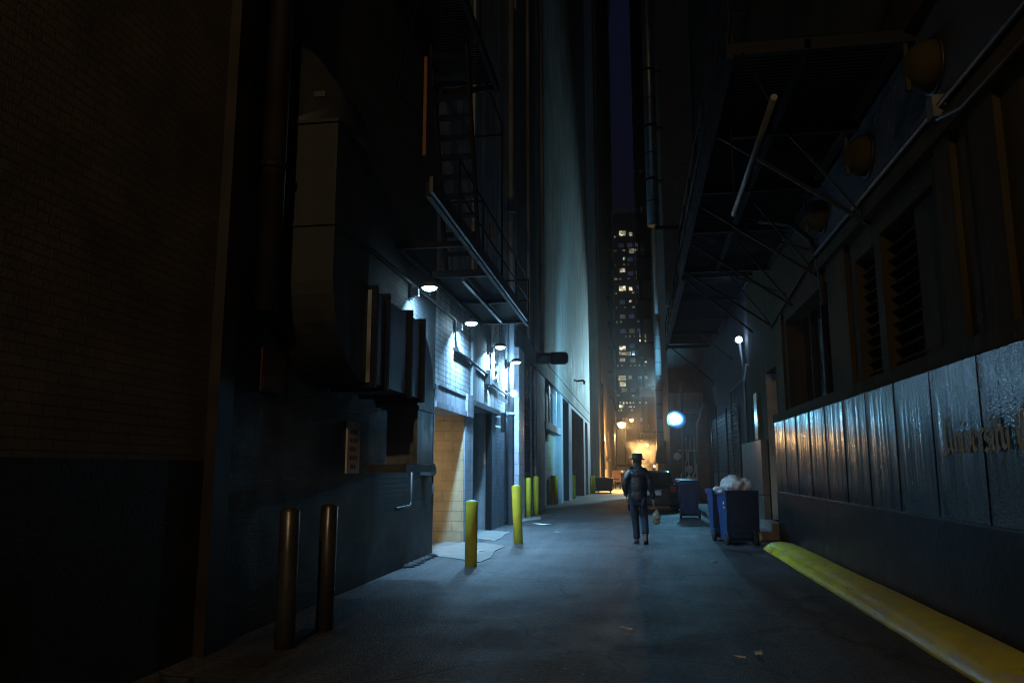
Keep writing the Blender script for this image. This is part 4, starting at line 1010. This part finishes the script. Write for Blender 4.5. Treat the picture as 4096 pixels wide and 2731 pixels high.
# face and ears: nose, eyes and mouth look away from the camera
m = MB()
m.lathe([(.004, -.03), (.012, 0), (.006, .03)], (0, .145, 1.64), 8)
for q in (-1, 1):
    m.lathe([(.005, -.035), (.018, -.015), (.02, .015), (.008, .035)], (q * .083, .04, 1.635), 10, sx=.5)
    m.lathe([(.004, -.008), (.011, 0), (.004, .008)], (q * .03, .132, 1.66), 8)
m.box(-.022, .022, .128, .136, 1.575, 1.582)
o = m.build('face', SKIN, None); o.parent = man
skin_mesh('hair', HAIR, man, [(0, .02, 1.57), (0, .015, 1.63), (0, .03, 1.69)], [(0, 1), (1, 2)], [(.066, .05), (.09, .085), (.09, .095)], 1)
# jacket: torso flaring to the hem, collar, sleeves
JV = [(0, -.005, .765), (0, 0, .98), (0, .01, 1.16), (0, .015, 1.32), (0, .015, 1.435), (0, .02, 1.52), (0, .03, 1.585),
      (-.16, .01, 1.435), (-.235, -.02, 1.31), (-.262, -.02, 1.17), (-.255, .06, 1.04), (-.245, .12, .965),
      (.165, .01, 1.435), (.235, .0, 1.30), (.262, .0, 1.16), (.290, .015, 1.0), (.302, .025, .88)]
JE = [(0, 1), (1, 2), (2, 3), (3, 4), (4, 5), (5, 6), (4, 7), (7, 8), (8, 9), (9, 10), (10, 11), (4, 12), (12, 13), (13, 14), (14, 15), (15, 16)]
JR = [(.215, .145), (.205, .14), (.20, .135), (.195, .13), (.165, .115), (.10, .09), (.085, .085), .095, .085, .075, .068, .06, .095, .085, .075, .066, .06]
jk = skin_mesh('jacket', LEATH, man, JV, JE, JR, 2)
tx = bpy.data.textures.new('jacket_folds', 'CLOUDS'); tx.noise_scale = .09
dm = jk.modifiers.new('Folds', 'DISPLACE'); dm.texture = tx; dm.strength = .055; dm.mid_level = .5
TV = [(0, 0, .86), (-.088, 0, .84), (-.082, .03, .66), (-.072, .055, .48), (-.055, .05, .27), (-.05, .045, .075),
      (.088, 0, .84), (.102, .03, .66), (.115, .05, .50), (.122, -.09, .33), (.128, -.21, .185)]
TE = [(0, 1), (1, 2), (2, 3), (3, 4), (4, 5), (0, 6), (6, 7), (7, 8), (8, 9), (9, 10)]
TR = [(.12, .10), .105, .098, .082, .077, .078, .105, .098, .084, .078, .075]
skin_mesh('trousers', DENIM, man, TV, TE, TR, 0)
def shoe(c_, rot):
    m = MB(); rings = []
    for y, hw, zt in ((-.09, .028, .07), (-.075, .04, .10), (0, .042, .10), (.08, .047, .075), (.15, .045, .055), (.195, .02, .03)):
        rings.append([(-hw, y, 0), (hw, y, 0), (hw, y, zt * .6), (hw * .6, y, zt), (-hw * .6, y, zt), (-hw, y, zt * .6)])
    m.loft(rings); M_ = Matrix.Translation(c_) @ rot.to_4x4()
    m.v = [tuple(M_ @ Vector(v)) for v in m.v]
    return m
o = shoe(Vector((-.05, .04, .0)), Matrix.Rotation(R(8), 3, 'Z')).build('shoe', SHOE, None); o.parent = man
o = shoe(Vector((.13, -.20, .115)), Matrix.Rotation(R(-4), 3, 'Z') @ Matrix.Rotation(R(-58), 3, 'X')).build('shoe', SHOE, None); o.parent = man
m = MB()
m.lathe([(.165, 1.690), (.172, 1.696), (.165, 1.706), (.118, 1.724), (.114, 1.77), (.106, 1.812), (.09, 1.826), (.03, 1.812), (.01, 1.811)], (0, .04, 0), 26, sx=.97, sy=1.1)
o = m.build('hat', HAT, None); o.parent = man
m = MB(); m.lathe([(.121, 1.726), (.119, 1.756)], (0, .04, 0), 26, sx=.97, sy=1.1); ob = m.build('hat_band', SHOE, None); ob.parent = o
bag = thing('carrier_bag', 'thin tan carrier bag hanging from the right hand of the walking person', 'bag', (.36, 16.64, .38))
lumpy('bag', BAGT, bag, (.385, 16.66, .54), .085, .06, .15, .16, 21, 4, neck=.65, crumple=.05)
m = MB()
for q in (-1, 1): m.tube([(.385 + q * .02, 16.66, .66), (.36 + q * .012, 16.66, .72), (.345, 16.66, .775)], .008, 6)
m.build('handle', BAGT, bag)

# ------------------------------------------------------------------ litter
LT = [(-.13, 7.81, .07, .03, 'pale paper scrap alone in the middle of the near asphalt'), (-2.6, 21.9, .30, .12, 'white paper sheet on the asphalt past the leaning bollard'), (.78, 6.82, .05, .025, 'dirty paper scrap near the yellow kerb, left of a pair'), (.95, 6.98, .06, .03, 'dirty paper scrap near the yellow kerb, right of a pair'), (-2.9, 14.6, .09, .05, 'tiny white scrap on the pale alcove apron'), (1.2, 13.6, .06, .03, 'small paper scrap on the road before the open blue cart'), (-1.9, 19.2, .08, .05, 'tiny white scrap on the cold lit asphalt')]
for x, y, a_, b_, lab in LT:
    t = MB(); q = random.random() * 3
    c_, s_ = math.cos(q), math.sin(q); n = 4
    t.add([(x + (u * a_) * c_ - (v * b_) * s_, y + (u * a_) * s_ + (v * b_) * c_, .012 + .018 * random.random()) for v in (-1, 0, 1) for u in (-1, 0, 1)], [(0, 1, 4, 3), (1, 2, 5, 4), (3, 4, 7, 6), (4, 5, 8, 7)], True)
    o = t.build('paper_scrap', PAPER); tag(o, lab, 'litter', 'scraps of paper on the road')
    sd = o.modifiers.new('Thickness', 'SOLIDIFY'); sd.thickness = .003

# ------------------------------------------------------------------ far end
ZF = GZ(80)
t = thing('grey_green_building', 'dim grey green tower wall just past the end of the concrete building', 'building', (-4, 71, ZF))
MB().box(-9, -3.22, 70.5, 74, ZF - .3, 70).build('wall', TEAL, t)
t = thing('balcony_building', 'tall buff building with dark balconies, orange lit at its foot', 'building', (-5, 85, ZF))
MB().box(-12, -3.08, 74.1, 122, ZF - .3, 78).build('wall', WARMW, t)
m = MB()
for q in range(22): m.box(-3.08, -2.72, 96, 118, 10 + q * 3.1, 10.18 + q * 3.1)
m.build('balcony', IRON, t)
m = MB(); m.box(-3.1, -2.95, 76, 80, 1.5, 4.2); m.box(-3.1, -2.9, 82, 90, 2.6, 2.8); m.box(-3.1, -2.92, 74.3, 74.6, ZF, 9.5); m.build('shop_trim', IRON, t)
m = MB(); m.box(-3.08, -3.04, 100, 112, 36, 44); m.build('green_light_panel', GREENP, t)  # coloured panel in place of the green lights
t = thing('round_tower', 'pale curved building top glimpsed high over the balcony building', 'building', (-4, 128, ZF))
m = MB(); m.lathe([(3.0, 0), (3.0, 80), (3.4, 82), (3.4, 96)], (-5.9, 128, ZF), 32); m.build('drum', CURV, t)

t = thing('far_building', 'dark building with stacked fire balconies beside the slit of night sky', 'building', (4, 90, ZF))
MB().box(2.0, 14, 76, 122, ZF - .3, 80).build('wall', TOWER, t)
m = MB()
for q in range(17):
    zz = 5 + q * 4.4
    m.box(.55, 2.0, 78, 88, zz, zz + .18)
    for r_ in range(9): m.box(.55, .59, 78 + r_ * 1.2, 78.05 + r_ * 1.2, zz + .18, zz + 1.25)
    m.box(.52, .6, 78, 88, zz + 1.2, zz + 1.28); m.bar((.9, 78.6, zz), (.9, 87.0, zz + 4.3), .3, .1)
m.build('fire_balcony', IRON, t)

tw = thing('tower_block', 'distant tower block with scattered lit windows closing the alley', 'building', (0, 160, ZF))
MB().box(-5.2, 7, 150, 165, ZF - .3, 51.6).build('wall', TOWER, tw)
m = MB(); m.box(-5.3, 7.1, 149.6, 150.0, 51.2, 52.2); m.build('parapet', TEAL, tw)
m = MB()
for q in range(17): m.box(-5.2, 7, 149.86, 150.0, 3.2 + q * 2.83, 3.5 + q * 2.83)
m.build('floor_band', TOWER, tw)
WL = {'w': lit_window('lit_room', (1, .86, .56), .75, 3.4), 'd': lit_window('dim_room', (1, .88, .66), .28, 2.6), 'g': lit_window('green_lit_room', (.75, .95, .55), .8, 2.0), 'b': lit_window('blue_lit_room', (.4, .65, 1), .7, 2.0)}
LIT = [(3.52, 49.44, 1.56, 0.78, 'w'), (3.22, 48.21, 1.17, 0.65, 'w'), (1.71, 48.45, 0.65, 0.36, 'w'), (-1.58, 47.07, 1.17, 0.91, 'w'), (0.0, 46.86, 0.65, 0.65, 'w'), (-1.35, 41.99, 0.39, 0.57, 'g'), (0.1, 43.43, 1.04, 0.91, 'd'), (-1.74, 39.64, 1.04, 0.78, 'd'), (3.25, 39.55, 1.56, 0.91, 'w'), (3.21, 38.28, 1.56, 0.65, 'd'), (3.32, 37.39, 1.56, 0.47, 'w'), (3.55, 36.63, 0.52, 0.26, 'w'), (-1.82, 36.05, 1.24, 0.91, 'w'), (-0.27, 35.91, 0.65, 0.65, 'w'), (-0.33, 33.45, 0.52, 0.39, 'w'), (3.1, 32.53, 1.56, 0.65, 'd'), (1.53, 31.2, 0.31, 0.39, 'w'), (3.07, 31.21, 1.56, 0.52, 'd'), (1.31, 26.77, 0.65, 0.78, 'd'), (1.28, 25.45, 0.65, 0.91, 'w'), (3.02, 26.59, 1.68, 0.78, 'd'), (2.98, 25.41, 1.68, 0.91, 'w'), (-2.09, 24.35, 1.24, 0.78, 'w'), (-2.11, 23.38, 1.17, 0.65, 'd'), (-1.03, 23.28, 1.04, 0.78, 'd'), (-0.01, 23.34, 0.52, 0.78, 'b'), (3.3, 22.87, 0.47, 0.52, 'b'), (-2.14, 22.07, 1.04, 0.65, 'd'), (2.24, 21.59, 0.39, 0.26, 'w'), (-2.27, 18.61, 1.3, 0.91, 'w'), (-0.73, 18.72, 0.65, 0.65, 'd'), (1.1, 18.63, 0.65, 0.52, 'b'), (2.8, 18.6, 1.68, 0.65, 'd'), (-2.19, 17.45, 1.09, 0.78, 'w'), (1.26, 16.18, 0.47, 0.39, 'w'), (-2.72, 13.94, 0.3, 0.24, 'w'), (-2.12, 13.85, 0.3, 0.41, 'w'), (-1.52, 13.9, 0.3, 0.29, 'w'), (-0.86, 13.89, 0.3, 0.29, 'w'), (-0.27, 13.89, 0.3, 0.29, 'w'), (0.92, 13.89, 0.32, 0.32, 'w'), (1.52, 13.86, 0.32, 0.37, 'w'), (2.11, 13.85, 0.32, 0.37, 'w'), (3.29, 13.82, 0.3, 0.3, 'w'), (-2.55, 13.21, 0.73, 0.54, 'g'), (-0.88, 13.1, 0.61, 0.24, 'b'), (-0.11, 13.09, 0.27, 0.32, 'w'), (-2.57, 12.49, 0.37, 0.37, 'w'), (3.37, 12.42, 0.44, 0.41, 'w'), (-0.29, 15.24, 0.49, 0.37, 'd'), (2.58, 9.5, 0.3, 0.61, 'w')]
for x, zz, w_, h_, k_ in LIT:
    m = MB(); m.box(x - w_ / 2, x + w_ / 2, 149.80, 149.85, zz - h_ / 2, zz + h_ / 2); wd = m.build('window', WL[k_], tw)
cnt = 0
DIMW = [lit_window('unlit_glow_one', (.55, .6, 1), .03, 3), lit_window('unlit_glow_two', (1, .8, .6), .06, 3), lit_window('unlit_glow_three', (.4, .5, 1), .035, 2)]  # unlit windows given a faint glow of their own
for zz in [5 + 2.83 * q for q in range(16)]:
    for x in (-1.9, -.2, 1.35, 3.1):
        if any(abs(x - q[0]) < 1.1 and abs(zz - q[1]) < .8 for q in LIT) or cnt > 46: continue
        cnt += 1; MB().box(x - .5, x + .5, 149.80, 149.85, zz - .4, zz + .4).build('window', DIMW[cnt % 3], tw)

rnd = random.Random(11); m = MB()
for zz in [4.0 + 1.415 * q for q in range(33)]:
    for x in [-4.7 + .82 * q for q in range(12)]:
        if rnd.random() < .45 or any(abs(x - q[0]) < .3 + q[2] / 2 and abs(zz - q[1]) < .3 + q[3] / 2 for q in LIT) or abs((zz - 5) % 2.83) < .5 or abs((zz - 5) % 2.83) > 2.35: continue
        hw = rnd.choice((.12, .2, .28)); m.box(x - hw, x + hw, 149.80, 149.85, zz - .2, zz + .15)
o = m.build('small_windows', lit_window('small_dim_rooms', (1, .85, .6), .10, 1.7), tw); o['kind'] = 'stuff'

def sodium_lamp(x, y, z, power, label, group, r=.2, strength=40, pole_x=None, reach=.5):
    px = x + reach if pole_x is None else pole_x
    t = thing('street_lamp', label, 'street lamp', (px, y, ZF), group)
    m = MB(); m.tube([(px, y, ZF), (px, y, z + .25)], .06, 10); m.build('pole', IRON, t)
    m = MB(); m.bar((px, y, z + .25), (x, y, z + .22), .06); m.build('arm', IRON, t)
    m = MB(); m.lathe([(r * .6, .22), (r, .1), (r, 0)], (x, y, z), 16); m.build('head', IRON, t)
    m = MB(); m.lathe([(r * .95, 0), (r * .9, -r * .6), (r * .5, -r * 1.1), (.01, -r * 1.3)], (x, y, z), 16); m.build('bulb', glare_emitter('sodium_bulb', (1, .66, .25), (1, .28, .03), strength * 2.2, (x, y, z - r * .45), r * .62), t)
    if power: light('SPOT', (x, y - .05, z - r * 1.8), power, SODIUM, t, .12, (0, 0, -1), R(152), .25)
    if power > 1000:
        light('POINT', (x, y - .05, z - r * 1.8), power * .05, SODIUM, t, .12)
        light('SPOT', (x, y - .4, z - r * .6), power * .42, SODIUM, t, .25, (3.1 - x, 12.5 - y, 2.7 - z), R(5.5), .8)  # extra narrow beam added to give the cladding orange reflections
    return t
SG = 'sodium street lamps at the far end'
sodium_lamp(-1.36, 80, 6.1, 11000, 'brightest orange street lamp at the far left of the alley mouth', SG, .44, 60, pole_x=-2.1)
sodium_lamp(-.44, 92, 7.2, 500, 'second orange street lamp just right of the brightest one', SG, .26, 25, pole_x=-1.2)
sodium_lamp(2.2, 96, 4.35, 700, 'orange street lamp right of the steam', SG, .24, 25, pole_x=2.6)
sodium_lamp(1.35, 98, 4.5, 0, 'small orange lamp above the steam', SG, .2, 18, pole_x=1.6)
sodium_lamp(.47, 101, 3.25, 0, 'small orange lamp glowing through the steam', SG, .24, 25, pole_x=.8)
sodium_lamp(1.95, 88, 1.9, 120, 'low orange lamp beside the blue awning', SG, .17, 25, pole_x=2.1)
# hidden street lamp that warms the near walls, standing in the street behind the photographer
sodium_lamp(-1.2, -8.5, 8.5, 0, 'orange street lamp in the street behind the viewpoint', None, .25, 5, pole_x=-3)
light('POINT', (-1.2, -8.5, 8.0), 1350, (1, .68, .34), None, .15)

t = thing('street_sign', 'large pale pink sign board at the far street', 'sign', (-1.95, 80, ZF))
MB().box(-2.38, -1.52, 78.5, 78.56, .3, 1.38).build('board', SIGNP, t)
m = MB()
for q in range(6): m.box(-2.2 + q * .09, -2.13 + q * .09, 78.49, 78.5, .52, .62)
m.box(-2.15, -1.62, 78.49, 78.5, .45, .5); m.build('lettering', IRON, t)
m = MB(); m.tube([(-2.3, 78.6, ZF), (-2.3, 78.6, .3)], .05); m.tube([(-1.6, 78.6, ZF), (-1.6, 78.6, .3)], .05); m.build('post', IRON, t)
t = thing('street_sign', 'small pale pink sign board low beside the black dumpster', 'sign', (-2.5, 79, ZF))
MB().box(-2.68, -2.28, 77.5, 77.55, -.2, .2).build('board', SIGNP, t)
MB().tube([(-2.48, 77.6, ZF), (-2.48, 77.6, 0)], .05).build('post', IRON, t)
t = thing('cafe', 'warm lit shop front across the far street', 'shop', (-1.2, 110, ZF))
MB().box(-2.6, .2, 110, 113, ZF, 7).build('wall', WARMW, t)
m = MB()
for x, zz in ((-2.1, .6), (-1.3, .6), (-.5, .6)): m.box(x - .3, x + .3, 109.9, 109.98, zz - .7, zz + .7)
m.build('window', lit_window('shop_window_glow', (1, .62, .28), .9, 2.2), t)
m = MB(); m.box(-2.6, .2, 109.6, 110, 1.9, 2.1); m.build('fascia', IRON, t)
for (x, y, lab) in ((-.72, 104, 'distant car with bright headlamps, left of the man'), (-1.6, 100, 'distant dark car behind the pink sign')):
    t = thing('distant_car', lab, 'car', (x, y, ZF))
    m = MB(); m.loft([[(x - .8, y, ZF + .25), (x + .8, y, ZF + .25), (x + .8, y, ZF + .9), (x - .8, y, ZF + .9)], [(x - .85, y + 4, ZF + .25), (x + .85, y + 4, ZF + .25), (x + .85, y + 4, ZF + .95), (x - .85, y + 4, ZF + .95)]], smooth=False)
    m.loft([[(x - .7, y + 1.2, ZF + .9), (x + .7, y + 1.2, ZF + .9), (x + .7, y + 3.6, ZF + .9), (x - .7, y + 3.6, ZF + .9)], [(x - .6, y + 1.7, ZF + 1.45), (x + .6, y + 1.7, ZF + 1.45), (x + .6, y + 3.2, ZF + 1.45), (x - .6, y + 3.2, ZF + 1.45)]], smooth=False)
    m.build('body', CARP, t)
    for q in (-1, 1):
        m = MB(); m.lathe([(.02, -.06), (.13, -.03), (.13, 0)], (x + q * .55, y - .01, ZF + .66), 12, axis='y')
        m.build('headlamp', emitter('headlamp_glass', (1, .85, .6), 22) if 'bright' in lab else GLASSD, t)
    for q in (-1, 1):
        for yy in (y + .7, y + 3.3):
            m = MB(); m.lathe([(.3, -.09), (.3, .09)], (x + q * .78, yy, ZF + .3), 14, axis='x'); m.build('wheel', RUB, t)

# steam rising in the street
def steam():
    y0 = 83.0
    m = MB(); m.loft([[(.35 + .14 * (zz - ZF) + rr_ * math.cos(a_ / 12 * math.pi), y0 + rr_ * math.sin(a_ / 12 * math.pi), zz) for a_ in range(24)] for zz, rr_ in ((ZF + .05, .6), (ZF + 1.2, 1.1), (ZF + 2.6, 1.7), (ZF + 4.0, 2.2), (ZF + 5.4, 2.4), (ZF + 6.2, 1.4))])
    m_ = bpy.data.materials.new('steam_volume'); m_.use_nodes = True
    nt = m_.node_tree; n = nt.nodes; l = nt.links; n.remove(n['Principled BSDF'])
    pv = n.new('ShaderNodeVolumePrincipled'); l.new(pv.outputs[0], n['Material Output'].inputs['Volume'])
    pv.inputs['Color'].default_value = (.97, .95, .92, 1); pv.inputs['Anisotropy'].default_value = .2
    geo = n.new('ShaderNodeNewGeometry'); sx = n.new('ShaderNodeSeparateXYZ'); l.new(geo.outputs['Position'], sx.inputs[0])
    def M2(op, a, b=None, c=None):
        q = n.new('ShaderNodeMath'); q.operation = op
        for k, v in enumerate((a, b, c)):
            if v is None: continue
            if isinstance(v, (int, float)): q.inputs[k].default_value = v
            else: l.new(v, q.inputs[k])
        return q.outputs[0]
    h = M2('SUBTRACT', sx.outputs['Z'], ZF)
    ax = M2('MULTIPLY_ADD', h, .14, .35); rad = M2('MULTIPLY_ADD', h, .36, .5)
    dx = M2('DIVIDE', M2('SUBTRACT', sx.outputs['X'], ax), rad); dy = M2('DIVIDE', M2('SUBTRACT', sx.outputs['Y'], y0), rad)
    d = M2('SQRT', M2('ADD', M2('MULTIPLY', dx, dx), M2('MULTIPLY', dy, dy)))
    no = n.new('ShaderNodeTexNoise'); no.inputs['Scale'].default_value = 1.1; no.inputs['Detail'].default_value = 7; no.inputs['Roughness'].default_value = .62; no.inputs['Distortion'].default_value = .8
    l.new(geo.outputs['Position'], no.inputs['Vector'])
    dd = M2('MULTIPLY_ADD', M2('SUBTRACT', no.outputs['Fac'], .5), -3.6, d)
    def sm(x, a, b, lo, hi):
        q = n.new('ShaderNodeMapRange'); q.interpolation_type = 'SMOOTHSTEP'
        q.inputs[1].default_value = a; q.inputs[2].default_value = b; q.inputs[3].default_value = lo; q.inputs[4].default_value = hi
        l.new(x, q.inputs[0]); return q.outputs[0]
    core = sm(dd, .05, .95, 1, 0); top = sm(h, 3.4, 5.2, 1, 0); edge = sm(d, .75, 1.05, 1, 0)
    dens = M2('MULTIPLY', M2('MULTIPLY', core, top), M2('MULTIPLY', edge, 1.3))
    l.new(dens, pv.inputs['Density'])
    return tag(m.build('steam', m_), 'orange lit steam drifting above the street behind the man', 'steam', kind='stuff')
steam()

# thin haze added to put a glow round the lamps
m = MB(); m.box(-14, 16, -16, 168, -2, 100)
hz = m.build('haze', IRON)
hm_ = bpy.data.materials.new('glow_haze'); hm_.use_nodes = True
nt = hm_.node_tree; n = nt.nodes; n.remove(n['Principled BSDF'])
pv = n.new('ShaderNodeVolumePrincipled'); nt.links.new(pv.outputs[0], n['Material Output'].inputs['Volume'])
pv.inputs['Color'].default_value = (.9, .93, .95, 1); pv.inputs['Density'].default_value = .0012; pv.inputs['Anisotropy'].default_value = .9
hz.data.materials.clear(); hz.data.materials.append(hm_)
tag(hz, 'thin haze added for the glow round the lamps', 'haze', kind='stuff')

# ------------------------------------------------------------------ camera
cam = bpy.data.cameras.new('camera'); co = bpy.data.objects.new('camera', cam); col.objects.link(co)
cam.sensor_width = 36; cam.lens = 36 * 1801 / 2352; cam.clip_end = 2000; cam.clip_start = .05
co.location = (0, 0, 1.5); co.rotation_euler = (R(90 + 9.2403), 0, R(8.908))
sc.camera = co

# ------------------------------------------------------------------ night sky
w = bpy.data.worlds.new('World'); sc.world = w; w.use_nodes = True
nt = w.node_tree; bg = nt.nodes['Background']
sky = nt.nodes.new('ShaderNodeTexSky'); sky.sky_type = 'NISHITA'; sky.sun_disc = False
sky.sun_elevation = R(-4); sky.sun_rotation = R(200); sky.ozone_density = 2
tint = nt.nodes.new('ShaderNodeVectorMath'); tint.operation = 'MULTIPLY'; tint.inputs[1].default_value = (9, 9, 11)
nt.links.new(sky.outputs[0], tint.inputs[0]); nt.links.new(tint.outputs[0], bg.inputs['Color']); bg.inputs['Strength'].default_value = .05
sc.view_settings.view_transform = 'Standard'; sc.view_settings.look = 'None'
sc.view_settings.exposure = 0; sc.view_settings.gamma = 1
sc.cycles.use_denoising = True; sc.cycles.pixel_filter_type = 'BLACKMAN_HARRIS'; sc.cycles.filter_width = 1.1
sc.cycles.max_bounces = 6; sc.cycles.sample_clamp_indirect = 4
sc.cycles.volume_bounces = 1
